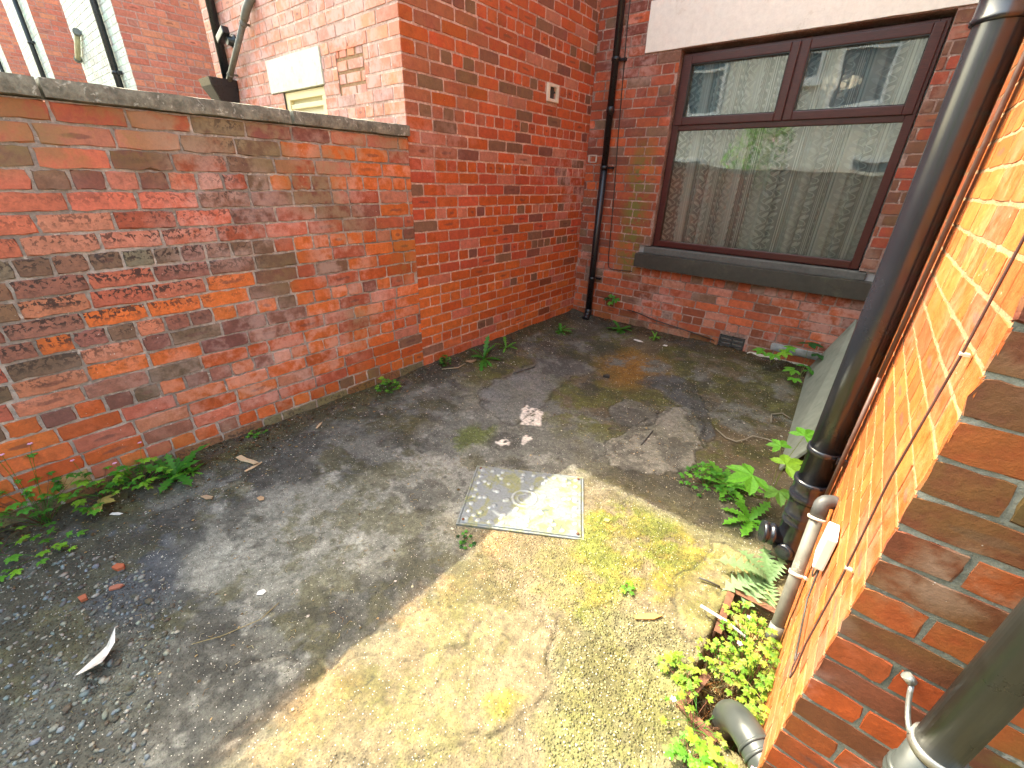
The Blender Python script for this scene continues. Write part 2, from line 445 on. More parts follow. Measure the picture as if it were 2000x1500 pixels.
# yard wall with stone coping -------------------------------------------------
yard = thing('garden_wall', 'weathered red and maroon brick yard wall topped with lichen spotted stone coping', 'wall', (XL, 0, 0))
brick_wall('brickwork', yard, (XL, -3.4, 0), (0, 1, 0), (1, 0, 0), 3.4 + YF, .020, 22, .0823, .236, pal_yard, (M_brick, M_mort_grey), gap=.009, bond=3, header_phase=2, seed=3, ztop=1.822, proud=.0052, jit=.0042, mask=msk_yard, proudvar=.0008)
b = MB(); b.box(XL - .22, XL - .003, -3.4, YF - .003, -.1, 1.822); b.build('wall_core', M_mort_grey, yard)
def stone_mat():
    m, t, p = nmat('lichen_sandstone'); b = NB(t); P = b.pos()
    n1 = b.noise(14, 6, .7, P); n2 = b.noise(60, 4, .7, P); n3 = b.noise(22, 3, .55, P, dist=1.2)
    c = b.mix(b.ramp(n1, .35, .65), (.13, .125, .10, 1), (.26, .25, .20, 1))
    c = b.scale(c, b.ramp(n2, .3, .7, .75, 1.25, False))
    c = b.mix(b.math('MULTIPLY', b.math('MULTIPLY', b.ramp(n3, .60, .64), b.ramp(n2, .4, .6)), .75), c, (.5, .5, .44, 1))
    t.links.new(c, p.inputs['Base Color']); p.inputs['Roughness'].default_value = .95
    t.links.new(b.bump(b.math('ADD', n1, b.math('MULTIPLY', n2, .5)), .8, .008), p.inputs['Normal'])
    return m
M_stone = stone_mat()
def rough_block(name, x0, x1, y0, y1, z0, z1, mat, parent, step=.04, amp=.004, seed=0, chip=.012):
    """a stone slab whose faces are gridded and worn"""
    nx, ny, nz = max(2, int((x1 - x0) / step)), max(2, int((y1 - y0) / step)), max(2, int((z1 - z0) / step))
    import bmesh
    bm = bmesh.new()
    idx = {}
    def vtx(i, j, k):
        if (i, j, k) not in idx:
            x, y, z = x0 + (x1 - x0) * i / nx, y0 + (y1 - y0) * j / ny, z0 + (z1 - z0) * k / nz
            e = (i in (0, nx)) + (j in (0, ny)) + (k in (0, nz))
            cxx, cyy, czz = (x0 + x1) / 2, (y0 + y1) / 2, (z0 + z1) / 2
            pull = 0 if e < 2 else chip * (.35 + 1.2 * max(0, float(fbm(np.array([x * 1.0 + y]), np.array([y * .7 + z]), 6, 3, seed)[0]) - .35))
            if e >= 2:
                if i in (0, nx): x += math.copysign(pull, cxx - x)
                if j in (0, ny): y += math.copysign(pull, cyy - y)
                if k in (0, nz): z += math.copysign(pull, czz - z)
            nn = [(float(fbm(np.array([y * 1.3 + z]), np.array([z + x + q * 9]), 9, 3, seed)[0]) - .5) * 2 * amp for q in range(3)]
            idx[(i, j, k)] = bm.verts.new((x + nn[0], y + nn[1], z + nn[2]))
        return idx[(i, j, k)]
    for i in range(nx):
        for j in range(ny):
            for k in (0, nz): bm.faces.new([vtx(i, j, k), vtx(i + 1, j, k), vtx(i + 1, j + 1, k), vtx(i, j + 1, k)])
    for i in range(nx):
        for k in range(nz):
            for j in (0, ny): bm.faces.new([vtx(i, j, k), vtx(i + 1, j, k), vtx(i + 1, j, k + 1), vtx(i, j, k + 1)])
    for j in range(ny):
        for k in range(nz):
            for i in (0, nx): bm.faces.new([vtx(i, j, k), vtx(i, j + 1, k), vtx(i, j + 1, k + 1), vtx(i, j, k + 1)])
    bmesh.ops.recalc_face_normals(bm, faces=bm.faces)
    pl = Vector(parent.location) if parent else Vector((0, 0, 0))
    for v in bm.verts: v.co -= pl
    me = bpy.data.meshes.new(name); bm.to_mesh(me); bm.free()
    me.polygons.foreach_set('use_smooth', [True] * len(me.polygons)); me.set_sharp_from_angle(angle=math.radians(38))
    return link(name, me, mat, parent)
ys = [-3.4, -1.9, -.72, .362, 1.33, 2.135]
for i in range(5):
    rough_block('coping_stone', XL - .25, XL + .028, ys[i] + .003, ys[i + 1] - .003, 1.825, 1.897, M_stone, yard, step=.035, seed=i, chip=.009)

# neighbour's outrigger -------------------------------------------------------
outr = thing('neighbour_house', 'tall orange brick rear wing beyond the yard wall with white lintel on its end', 'house', (XL, YF, 0))
vent_hole = [(3.72 - YF, 3.895 - YF, 2.235, 2.36)]
PRD = .0028
brick_wall('side_wall', outr, (XL, YF, 0), (0, 1, 0), (1, 0, 0), YB - YF, .04, 73, .0835, .236, pal_outr, (M_brick_fresh, M_mort_pale), gap=.0100, bond=3, corner0=PRD, seed=5, mask=msk_outr, holes=vent_hole, proud=PRD, jit=.0018)
FX1 = -5.62
F1H = [(-3.61 - FX1 + 0, 0, 0, 0)]
def pal_f1(u, v, R, L): return pick(R, [(4, (214, 128, 106)), (3, (210, 114, 88)), (2, (202, 124, 112)), (1.2, (222, 130, 96)), (.6, (186, 128, 118))], .07)  # brick colours paled to imitate hazy glare on this wall
def msk_f1(u, v): return np.zeros_like(u), .9 * sstep((fbm(u, v, 1.6, 3, 40) - .38) / .2), np.zeros_like(u)
ux = lambda x: XL - x     # u along -X from the corner
holes = [(ux(-3.61), ux(-4.49), 2.20, 2.442), (ux(-3.63), ux(-4.29), 1.2, 2.20), (ux(-3.07), ux(-3.41), 2.10, 2.412)]
brick_wall('end_wall', outr, (XL, YF, 0), (-1, 0, 0), (0, -1, 0), XL - FX1, .04, 73, .0835, .236, pal_f1, (M_brick_fresh, M_mort_pale), gap=.010, bond=3, corner0=PRD, flip=True, seed=6, mask=msk_f1, holes=holes, proud=PRD, jit=.0018, hi=False)
brick_wall('blocked_opening', outr, (-3.41, YF + .004, 0), (1, 0, 0), (0, -1, 0), .34, 2.10, 4, .078, .2, pal_f1, (M_brick_fresh, M_mort_lit), gap=.014, seed=9, mask=msk_f1, hi=False, ztop=2.412)
b = MB(); b.box(FX1, XL - .004, YF + .05, YB, 0, 6.1); b.build('wall_core', M_mort_pale, outr)
M_lintel_old = simple_mat('old_white_painted_stone', lin(215, 220, 205, .8), .8, .08, 40, .4, .003, dirt=(.4, .38, .3), dscale=14)
rough_block('lintel', -4.49, -3.61, YF - .014, YF + .08, 2.202, 2.44, M_lintel_old, outr, step=.06, amp=.001, seed=3, chip=.003)
M_cream = simple_mat('cream_painted_wood', lin(238, 226, 176, .8), .5, .06, 20, .2)
b = MB()
b.box(-4.29, -3.63, YF + .012, YF + .055, 2.14, 2.197); b.box(-4.29, -4.225, YF + .012, YF + .055, 1.2, 2.14); b.box(-3.695, -3.63, YF + .012, YF + .055, 1.2, 2.14)
b.box(-4.225, -3.695, YF + .02, YF + .045, 2.075, 2.11); b.box(-4.225, -3.695, YF + .012, YF + .03, 1.2, 1.24)
wf = b.build('window', M_cream, outr, bevel=.004)
M_blind = simple_mat('pale_cream_blind', lin(240, 236, 205, .8), .7, .04, 10, .1)
b = MB(); b.box(-4.225, -3.695, YF + .0475, YF + .049, 1.24, 2.14); b.build('blind', M_blind, outr)
M_roof = simple_mat('grey_slate', (.09, .09, .1), .6, .3, 12, .4)
b = MB(); zt = 6.1
b.add([(FX1 - .1, YF + .01, zt), (XL + .12, YF + .01, zt), (XL + .12, YB, zt), (FX1 - .1, YB, zt), (FX1 - .1, YF + .01, zt + .06), (XL + .12, YF + .01, zt + .06), (XL + .12, YB, zt + .06), (FX1 - .1, YB, zt + .06), ((FX1 + XL) / 2, YF + .01, zt + 1.1), ((FX1 + XL) / 2, YB, zt + 1.1)],
      [(0, 1, 2, 3), (0, 4, 5, 1), (1, 5, 6, 2), (3, 7, 4, 0), (4, 8, 5), (7, 6, 9), (4, 7, 9, 8), (5, 8, 9, 6), (2, 6, 7, 3)])
b.build('roof', M_roof, outr)

# wings further along the row -------------------------------------------------
def pal_far(u, v, R, L): return pick(R, [(4, (212, 132, 112)), (3, (204, 120, 102)), (2, (222, 142, 116)), (1, (192, 124, 112))], .05)  # glare haze put into the brick colours: paler, less saturated
def pal_pale(u, v, R, L): return pick(R, [(4, (206, 204, 196)), (3, (196, 190, 184)), (2, (216, 214, 206)), (1, (190, 178, 170))], .05)
M_mort_far = mortar_material('far_pink_mortar', (.42, .27, .24), (.5, .34, .3))
M_mort_wht = mortar_material('whitewashed_mortar', (.5, .5, .47), (.6, .6, .57))
M_blackpl = simple_mat('black_plastic', (.012, .013, .016), .32, .15, 60, .1, .0006)
far = [(-8.35, -10.95, 'nearest'), (-13.45, -16.0, 'second'), (-18.6, -21.0, 'third')]
flabels = ['red brick rear wing with whitewashed end, nearest of those beyond the neighbour', 'red brick rear wing with whitewashed end, between its nearest and farthest twins', 'red brick rear wing farthest left, mostly cut off by the photo edge']
for i, (xa, xb, nm) in enumerate(far):
    h = thing('brick_house', flabels[i], 'house', (xa, YF, 0), 'rear wings along the terrace')
    brick_wall('side_wall', h, (xa, YF, 0), (0, 1, 0), (1, 0, 0), 2.6, .0, 88, .0835, .236, pal_far, (M_brick_fresh, M_mort_far), gap=.010, seed=20 + i, hi=False, corner0=.006)
    brick_wall('end_wall', h, (xa, YF, 0), (-1, 0, 0), (0, -1, 0), xa - xb, .0, 88, .0835, .236, pal_pale, (M_brick_fresh, M_mort_wht), gap=.009, seed=30 + i, hi=False, corner0=.006, flip=True)
    b = MB(); b.box(xb, xa - .004, YF + .01, 4.7, 0, 7.3); b.build('wall_core', M_mort_far, h)
    b = MB(); zt = 7.3
    b.add([(xb - .1, YF - .1, zt), (xa + .1, YF - .1, zt), (xa + .1, 4.7, zt), (xb - .1, 4.7, zt), ((xa + xb) / 2, YF - .1, zt + 1), ((xa + xb) / 2, 4.7, zt + 1)], [(0, 1, 2, 3), (0, 4, 1), (3, 2, 5), (0, 3, 5, 4), (1, 4, 5, 2)])
    b.build('roof', M_roof, h)
# the terrace's own rear wall, joining the wings
terr = thing('terrace_rear_wall', 'long red brick rear wall joining the far wings of the terrace', 'wall', (-14, YB + .1, 0))
def pal_t(u, v, R, L): return pal_far(u, v, R, L)
brick_wall('brickwork', terr, (-24, YB + .02, 0), (1, 0, 0), (0, -1, 0), 18.4, .0, 88, .0835, .236, pal_t, (M_brick_fresh, M_mort_far), gap=.01, seed=44, hi=False)

# the house with the window ---------------------------------------------------
house = thing('brick_house', 'dark red brick house wall holding the brown framed kitchen window', 'house', (-1, YB, 0))
ub = lambda x: x - XL
W0, W1, WZ0, WZ1 = -1.80, -.01, .985, 2.655
holes = [(ub(W0), ub(W1), WZ0, WZ1), (ub(-2.14), ub(.16), 2.661, 3.05), (ub(-1.91), ub(.135), .765, .985), (ub(-.915), ub(-.675), .065, .225)]
brick_wall('wall', house, (XL, YB, 0), (1, 0, 0), (0, -1, 0), 4.2, .02, 60, .0823, .232, pal_back, (M_brick, M_mort_dark), gap=.009, bond=4, header_phase=2, seed=8, mask=msk_back, holes=holes, jit=.0022)
b = MB()   # room behind the window, reveals and the rest of the house body
T = .12
b.box(W0 - .05, W0, YB + .002, YB + .3, WZ0, WZ1); b.box(W1, W1 + .05, YB + .002, YB + .3, WZ0, WZ1)
b.box(W0 - .05, W1 + .05, YB + .002, YB + .3, WZ1, WZ1 + .05)
b.build('reveal', M_mort_dark, house)
M_room = simple_mat('room_plaster', (.34, .34, .34), .9, .05, 4, 0)
b = MB()
b.box(-3.1, 1.3, YB + 3.3, YB + 3.4, -.2, 3.2); b.box(-3.2, -3.1, YB + .3, YB + 3.4, -.2, 3.2); b.box(1.3, 1.4, YB + .3, YB + 3.4, -.2, 3.2)
b.box(-3.2, 1.4, YB + .02, YB + 3.4, 3.2, 3.3); b.box(-3.2, 1.4, YB + .02, YB + 3.4, -.3, -.2)
b.box(-3.2, W0 - .05, YB + .02, YB + .3, -.2, 3.2); b.box(W1 + .05, 1.4, YB + .02, YB + .3, -.2, 3.2); b.box(W0 - .05, W1 + .05, YB + .02, YB + .3, -.2, WZ0 - .02); b.box(W0 - .05, W1 + .05, YB + .02, YB + .3, WZ1 + .05, 3.2)
b.build('room', M_room, house)
M_white = simple_mat('white_painted_stone', lin(236, 240, 236, .95), .6, .05, 25, .35, .003, dirt=(.45, .43, .36), dscale=5, dlo=.62, dhi=.8)
def streaked(name, c0, c1):
    m, t, p = nmat(name); b = NB(t); P = b.pos(); mp = b.n('Mapping'); t.links.new(P, mp.inputs[0]); mp.inputs['Scale'].default_value = (9, 9, .9)
    a_ = b.noise(2.2, 6, .7, mp.outputs[0]); n_ = b.noise(30, 5, .7, P); g_ = b.noise(3.5, 5, .7, P)
    c = b.mix(b.math('MULTIPLY', b.ramp(b.math('ADD', a_, b.math('MULTIPLY', n_, .25)),   .66, .9), .15), (*c0, 1), (*c1, 1))
    c = b.mix(b.math('MULTIPLY', b.ramp(b.math('ADD', g_, b.math('MULTIPLY', n_, .3)), .76, .82), .3), c, (*c1, 1))
    t.links.new(b.scale(c, b.ramp(n_, .3, .7, .93, 1.07, False)), p.inputs['Base Color']); p.inputs['Roughness'].default_value = .7
    t.links.new(b.bump(b.math('ADD', n_, g_), .5, .004), p.inputs['Normal']); return m
M_white = streaked('weathered_white_paint', lin(240, 240, 230, .97), (.50, .47, .38))
rough_block('lintel', -2.14, .155, YB - .016, YB + .10, 2.661, 3.035, M_white, house, step=.07, amp=.0015, seed=6, chip=.003)
M_sill = simple_mat('dark_green_grey_painted_stone', (.045, .042, .034), .5, .25, 30, .4, .003, dirt=(.08, .08, .055), dscale=6)
rough_block('sill', -1.915, .14, YB - .085, YB + .16, .768, .91, M_sill, house, step=.05, amp=.0015, seed=8, chip=.004)
b = MB(); b.box(-1.86, .05, YB - .005, YB + .17, .908, .975); b.build('sill_upstand', simple_mat('grey_cement', (.11, .11, .10), .9, .2, 40, .5), house, bevel=.01)

def wood_mat():
    m, t, p = nmat('rosewood_plastic'); b = NB(t); P = b.n('TexCoord').outputs['Object']
    mp = b.n('Mapping'); t.links.new(P, mp.inputs[0]); mp.inputs['Scale'].default_value = (3, 3, 40)
    n = b.noise(6, 4, .6, mp.outputs[0])
    c = b.mix(b.ramp(n, .35, .65), (.045, .008, .008, 1), (.078, .015, .013, 1))
    t.links.new(c, p.inputs['Base Color']); p.inputs['Roughness'].default_value = .33
    return m
M_wood = wood_mat()
win = MB(); y0, y1 = YB + .055, YB + .115
L_, R_, B_, T_ = -1.79, -.02, .985, 2.625
TR = 2.065; MU = -.872
def bar(m, x0, x1, z0, z1, ya=None, yb=None): m.box(x0, x1, ya if ya else y0, yb if yb else y1, z0, z1)
bar(win, L_, L_ + .058, B_, T_); bar(win, R_ - .058, R_, B_, T_)
bar(win, L_ + .058, R_ - .058, B_, B_ + .06); bar(win, L_ + .058, R_ - .058, T_ - .05, T_)
bar(win, L_ + .058, R_ - .058, TR - .03, TR + .03, y0 + .002); bar(win, MU - .025, MU + .025, TR + .03, T_ - .05, y0 + .002)
wobj = win.build('window', M_wood, house, bevel=.005)
def subbuild(mb, name, mat, par, bevel=0):
    o = mb.build(name, mat, None, bevel=bevel); o.parent = par
    o.matrix_parent_inverse = Matrix.Identity(4)
    loc = Vector(par.location) + (Vector(par.parent.location) if par.parent else Vector((0, 0, 0)))
    o.location = -loc
    return o
def sash(x0, x1, z0, z1):
    s = MB(); ya, yb = y0 - .016, y1 - .01; t = .062
    for (a, c_, d_, e) in ((x0, x0 + t, z0, z1), (x1 - t, x1, z0, z1), (x0 + t, x1 - t, z0, z0 + t), (x0 + t, x1 - t, z1 - t, z1)): s.box(a, c_, ya, yb, d_, e)
    subbuild(s, 'sash', M_wood, wobj, .006)
    g = MB(); gasket = .006
    for (a, c_, d_, e) in ((x0 + t, x0 + t + gasket, z0 + t, z1 - t), (x1 - t - gasket, x1 - t, z0 + t, z1 - t), (x0 + t + gasket, x1 - t - gasket, z0 + t, z0 + t + gasket), (x0 + t + gasket, x1 - t - gasket, z1 - t - gasket, z1 - t)): g.box(a, c_, ya + .004, yb - .01, d_, e)
    subbuild(g, 'gasket', M_blackpl, wobj)
sash(L_ + .022, MU - .004, TR + .012, T_ - .018); sash(MU + .004, R_ - .022, TR + .012, T_ - .018)
def glass_mat():
    m, t, p = nmat('window_glass'); b = NB(t); t.nodes.remove(p)
    out = t.nodes['Material Output']; tr = b.n('BsdfTransparent'); tr.inputs[0].default_value = (.97, .985, .975, 1)
    gl = b.n('BsdfGlossy'); gl.inputs['Roughness'].default_value = .012; gl.inputs[0].default_value = (.95, 1, .98, 1)
    fr = b.n('Fresnel'); fr.inputs[0].default_value = 1.9
    n = b.noise(1.6, 2, .5, b.pos()); t.links.new(b.bump(n, .12, .02), gl.inputs['Normal'])
    mx = b.n('MixShader'); t.links.new(b.math('MULTIPLY', fr.outputs[0], 1.5, clamp=True), mx.inputs[0]); t.links.new(tr.outputs[0], mx.inputs[1]); t.links.new(gl.outputs[0], mx.inputs[2])
    t.links.new(mx.outputs[0], out.inputs[0]); return m
M_glass = glass_mat()
for (x0, x1, z0, z1) in ((L_ + .05, R_ - .05, B_ + .05, TR - .02), (L_ + .075, MU - .055, TR + .065, T_ - .07), (MU + .055, R_ - .075, TR + .065, T_ - .07)):
    g = MB(); g.add([(x0, y0 + .03, z0), (x1, y0 + .03, z0), (x1, y0 + .03, z1), (x0, y0 + .03, z1)], [(0, 1, 2, 3)])
    subbuild(g, 'pane', M_glass, wobj)
# warm ceiling lamp inside the room, seen through the right hand top pane
rl = thing('ceiling_lamp', 'warm glowing round ceiling lamp dimly visible behind the right top pane', 'lamp', (-.76, 6.4, 2.60))
m_, t_, p_ = nmat('glowing_lampshade'); p_.inputs['Base Color'].default_value = (.9, .8, .6, 1); p_.inputs['Emission Color'].default_value = (1, .80, .58, 1); p_.inputs['Emission Strength'].default_value = .16
b = MB(); b.lathe((-.76, 6.4, 2.63), (0, 0, -1), [(0, .16), (.02, .19), (.05, .19), (.08, .15), (.095, .06)], 28); b.build('lamp_shade', m_, rl)
b = MB(); b.lathe((-.76, 6.4, 3.2), (0, 0, -1), [(0, .05), (.02, .05), (.03, .010), (.57, .010)], 16); b.build('rod', M_white, rl)
# air brick
M_grille = simple_mat('dark_iron_grille', (.045, .043, .04), .7, .3, 40, .4)
b = MB(); b.box(-.92, -.67, YB + .04, YB + .05, .06, .23)
for k in range(4): b.box(-.912, -.678, YB - .004, YB + .03, .075 + k * .040, .092 + k * .040)
for x in (-.912, -.80, -.69): b.box(x, x + .012, YB - .006, YB + .032, .068, .222)
b.build('air_brick', M_grille, house, bevel=.002)
M_render = simple_mat('crumbling_pale_render', (.42, .39, .33), .95, .3, 22, .9, .012)
rough_block('render_patch', -.64, -.10, YB - .045, YB + .002, -.02, .115, M_render, house, step=.03, amp=.014, seed=12, chip=.03)
rough_block('stone_block', -.45, .02, YB - .018, YB + .002, .175, .25, simple_mat('blue_grey_stone', (.30, .31, .31), .9, .2, 30, .5), house, step=.04, amp=.004, seed=14, chip=.008)
b = MB(); b.box(-6, 6, YB + 3.6, YB + 3.7, 0, 7); b.box(-2.66, 1.5, YB + .01, YB + 3.7, 4.95, 7); b.build('upper_body', M_mort_dark, house)
b = MB(); b.add([(-6, YB - .15, 6.9), (6, YB - .15, 6.9), (6, YB + 4, 9), (-6, YB + 4, 9), (-6, YB - .15, 7.0), (6, YB - .15, 7.0), (6, YB + 4, 9.1), (-6, YB + 4, 9.1)], [(0, 1, 2, 3), (4, 5, 6, 7), (0, 4, 5, 1), (1, 5, 6, 2), (2, 6, 7, 3), (3, 7, 4, 0)])
b.build('roof', M_roof, house)

# net curtain
def lace_mat():
    m, t, p = nmat('white_lace'); b = NB(t); t.nodes.remove(p)
    uv = b.attr('cloth').outputs['Vector']; s = b.n('SeparateXYZ'); t.links.new(uv, s.inputs[0]); U, V = s.outputs[0], s.outputs[1]
    Pu = .085; Pv = .115
    fu = b.math('FRACT', b.math('DIVIDE', U, Pu))
    # plain stripes between the scroll bands
    st = b.math('MAXIMUM', b.ramp(b.math('ABSOLUTE', b.math('SUBTRACT', fu, .02)), .035, .015), b.math('MAXIMUM', b.ramp(b.math('ABSOLUTE', b.math('SUBTRACT', fu, .92)), .04, .02), b.ramp(b.math('ABSOLUTE', b.math('SUBTRACT', fu, .83)), .022, .01)))
    x = b.math('MULTIPLY', b.math('SUBTRACT', fu, .43), Pu)          # metres from the band's middle
    fv = b.math('FRACT', b.math('DIVIDE', V, Pv)); ang = b.math('MULTIPLY', fv, 2 * math.pi)
    vine = b.ramp(b.math('ABSOLUTE', b.math('SUBTRACT', x, b.math('MULTIPLY', b.math('SINE', ang), .020))), .0042, .002)
    def leafm(cx, cv, rot):
        dy = b.math('MULTIPLY', b.math('SUBTRACT', b.math('FRACT', b.math('ADD', b.math('SUBTRACT', fv, cv), .5)), .5), Pv)
        dx = b.math('SUBTRACT', x, cx * .8); c, s_ = math.cos(rot), math.sin(rot)
        a = b.math('ADD', b.math('MULTIPLY', dx, c), b.math('MULTIPLY', dy, s_)); d = b.math('SUBTRACT', b.math('MULTIPLY', dy, c), b.math('MULTIPLY', dx, s_))
        e = b.math('ADD', b.math('POWER', b.math('ABSOLUTE', b.math('DIVIDE', a, .0095)), 2), b.math('POWER', b.math('ABSOLUTE', b.math('DIVIDE', d, .027)), 2))
        return b.ramp(e, 1.15, .85)
    lf = b.math('MAXIMUM', leafm(-.014, .22, .5), leafm(.014, .72, -.5))
    band = b.ramp(b.math('ABSOLUTE', b.math('SUBTRACT', fu, .43)), .40, .38)
    pat = b.math('MAXIMUM', b.math('MULTIPLY', b.math('MAXIMUM', vine, lf), band), b.math('MULTIPLY', st, 1.45))
    alpha = b.math('ADD', b.ramp(s.outputs[2], .2, .9, .40, .80), b.math('MULTIPLY', pat, .45))
    d = b.n('BsdfDiffuse'); d.inputs[0].default_value = (.92, .93, .92, 1); tl = b.n('BsdfTranslucent'); tl.inputs[0].default_value = (.7, .72, .7, 1)
    mx = b.n('MixShader'); mx.inputs[0].default_value = .3; t.links.new(d.outputs[0], mx.inputs[1]); t.links.new(tl.outputs[0], mx.inputs[2])
    tr = b.n('BsdfTransparent'); m2 = b.n('MixShader'); t.links.new(alpha, m2.inputs[0]); t.links.new(tr.outputs[0], m2.inputs[1]); t.links.new(mx.outputs[0], m2.inputs[2])
    t.links.new(m2.outputs[0], t.nodes['Material Output'].inputs[0]); return m
def curtain(x0, x1, label, seed):
    n = 420; m_ = 24; vs = []; cl = []
    xs = np.linspace(x0, x1, n); arc = 0; px = None; pts = []
    for i, x in enumerate(xs):
        ph = (x - x0) * 2 * math.pi / .125 + .9 * math.sin(x * 5 + seed) + .6 * math.sin(x * 11 + seed)
        y = YB + .235 + .034 * math.sin(ph) + .010 * math.sin(ph * 2.3 + 1)
        if px: arc += math.hypot(x - px[0], y - px[1])
        px = (x, y); pts.append((x, y, arc))
    for k in range(m_ + 1):
        z = 1.0 + (2.72 - 1.0) * k / m_
        for (x, y, a) in pts:
            f = 1 - k / m_; am = .65 + .35 * (1 - f)
            ds = .5 + .5 * math.cos((x - x0) * 2 * math.pi / .25 + 1.4 * math.sin(x * 4.3) + seed); vs.append((x + .022 * math.sin((x - x0) * 4 * math.pi / .125 + seed), YB + .255 + (y - YB - .235) * (1.35 - .35 * (k / m_)) + .01 * math.sin(x * 7 + z * 2), z)); cl.append((a, z, ds))
    fs = [(k * n + i, k * n + i + 1, (k + 1) * n + i + 1, (k + 1) * n + i) for k in range(m_) for i in range(n - 1)]
    me = bpy.data.meshes.new('net_curtain'); me.from_pydata(vs, [], fs)
    a = me.attributes.new('cloth', 'FLOAT_VECTOR', 'POINT'); a.data.foreach_set('vector', np.array(cl, dtype=np.float32).ravel())
    me.polygons.foreach_set('use_smooth', [True] * len(fs))
    return tag(link('net_curtain', me, M_lace), label, 'curtain')
M_lace = lace_mat()
curtain(-1.84, .03, 'white lace net curtain with leaf pattern hanging in folds behind the window glass', 1.3)

# our own outrigger on the right ---------------------------------------------
rig = thing('brick_house', 'sunlit orange brick rear wing at the right with a shaded brown end face', 'house', (XR, YC, 0))
zc = 1.365 - 19 * .0718
brick_wall('side_wall', rig, (XR, YC, 0), (0, 1, 0), (-1, 0, 0), YB - YC, zc, 75, .0718, .205, pal_right, (M_brick_fresh, M_mort_lit), gap=.0065, bond=3, header_phase=0, corner0=.0026, seed=15, mask=msk_right, proud=.0014, jit=.0012, proudvar=.0003)
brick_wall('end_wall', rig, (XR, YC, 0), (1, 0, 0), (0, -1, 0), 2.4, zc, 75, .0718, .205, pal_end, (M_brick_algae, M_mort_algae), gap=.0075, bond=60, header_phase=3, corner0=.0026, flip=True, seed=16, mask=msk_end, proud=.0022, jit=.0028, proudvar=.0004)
b = MB(); b.box(XR + .004, XR + 2.4, YC + .004, YB, -.2, 5.3); b.build('wall_core', M_mort_lit, rig)
b = MB(); zt = 5.3
b.add([(XR - .12, YC - .1, zt), (XR + 2.5, YC - .1, zt), (XR + 2.5, YB, zt), (XR - .12, YB, zt), (XR + 2.5, YC - .1, zt + 1.2), (XR + 2.5, YB, zt + 1.2)], [(0, 1, 2, 3), (0, 1, 4), (3, 2, 5), (0, 4, 5, 3), (1, 2, 5, 4)])
b.build('roof', M_roof, rig)

# ------------------------------------------------------------------ ground
def poly_sdf(px, py, poly):
    """signed distance, negative inside"""
    P = np.array(poly, float); n = len(P); d = np.full(px.shape, 1e9); ins = np.zeros(px.shape, bool)
    for i in range(n):
        a = P[i]; b_ = P[(i + 1) % n]; e = b_ - a
        wx = px - a[0]; wy = py - a[1]; t = np.clip((wx * e[0] + wy * e[1]) / (e @ e), 0, 1)
        d = np.minimum(d, np.hypot(wx - t * e[0], wy - t * e[1]))
        c = ((a[1] > py) != (b_[1] > py)) & (px < (b_[0] - a[0]) * (py - a[1]) / ((b_[1] - a[1]) if b_[1] != a[1] else 1e-9) + a[0])
        ins ^= c
    return np.where(ins, -d, d)
def line_d(px, py, pts):
    d = np.full(px.shape, 1e9)
    for a, b_ in zip(pts[:-1], pts[1:]):
        a = np.array(a); b_ = np.array(b_); e = b_ - a; wx = px - a[0]; wy = py - a[1]; t = np.clip((wx * e[0] + wy * e[1]) / (e @ e), 0, 1)
        d = np.minimum(d, np.hypot(wx - t * e[0], wy - t * e[1]))
    return d
concA=[(-1.926,0.122),(-2.092,0.321),(-2.062,0.655),(-1.874,0.969),(-1.692,1.427),(-1.258,1.177),(-1.119,0.94),(-1.258,0.568),(-1.551,0.277),(-1.751,0.121)]
concB=[(-0.997,2.272),(-0.952,2.573),(-0.856,3.01),(-0.731,3.232),(-0.562,2.967),(-0.447,2.487),(-0.481,2.285),(-0.637,2.115),(-0.862,2.087)]
greyC=[(-2.105,2.185),(-2.082,2.542),(-2.087,3.08),(-1.896,3.325),(-1.585,3.371),(-1.733,2.896),(-1.564,2.351),(-1.596,2.019),(-1.877,2.001)]
bumpD=[(-1.203,2.699),(-1.189,2.937),(-1.045,3.009),(-0.894,2.922),(-0.845,2.734),(-0.938,2.585),(-1.093,2.571)]
arcE=[(-1.255,3.324),(-1.143,3.62),(-0.865,3.623),(-0.637,3.313),(-0.44,2.891),(-0.482,2.685),(-0.734,3.119),(-1.006,3.285)]
whites=[[(-1.693,2.211),(-1.699,2.334),(-1.586,2.349),(-1.484,2.279),(-1.438,2.162),(-1.566,2.051)],[(-1.481,2.002),(-1.436,2.003),(-1.388,1.916),(-1.425,1.897)],[(-1.567,1.83),(-1.477,1.863),(-1.467,1.808),(-1.516,1.792)]]
rust=[(-1.73,3.535),(-1.598,3.935),(-1.256,3.893),(-1.098,3.628),(-1.224,3.155),(-1.402,3.123)]
moss1=[(-1.3,4.0),(-0.824,4.21),(-0.261,4.239),(0.011,3.713),(0.005,2.862),(-0.25,2.659),(-0.481,3.038),(-0.917,3.642)]
moss2=[(-1.826,1.594),(-1.812,1.877),(-1.646,1.966),(-1.539,1.736),(-1.627,1.496)]
moss3=[(-0.742,1.624),(-0.61,1.843),(-0.324,1.838),(-0.132,1.785),(-0.188,1.584),(-0.219,1.356),(-0.384,1.312),(-0.421,1.066),(-0.565,1.062),(-0.659,1.334)]
moss4=[(-0.538,0.588),(-0.502,0.68),(-0.442,0.689),(-0.466,0.61)]
moss5=[(-2.754,1.288),(-2.43,1.591),(-2.184,2.092),(-1.927,1.943),(-1.94,1.387),(-2.274,0.948)]
gravL=[(-2.3,-0.5),(-2.154,-0.382),(-2.083,-0.101),(-1.748,0.032),(-1.487,-0.087),(-1.228,-0.201),(-1.3,-0.7),(-1.9,-.9)]
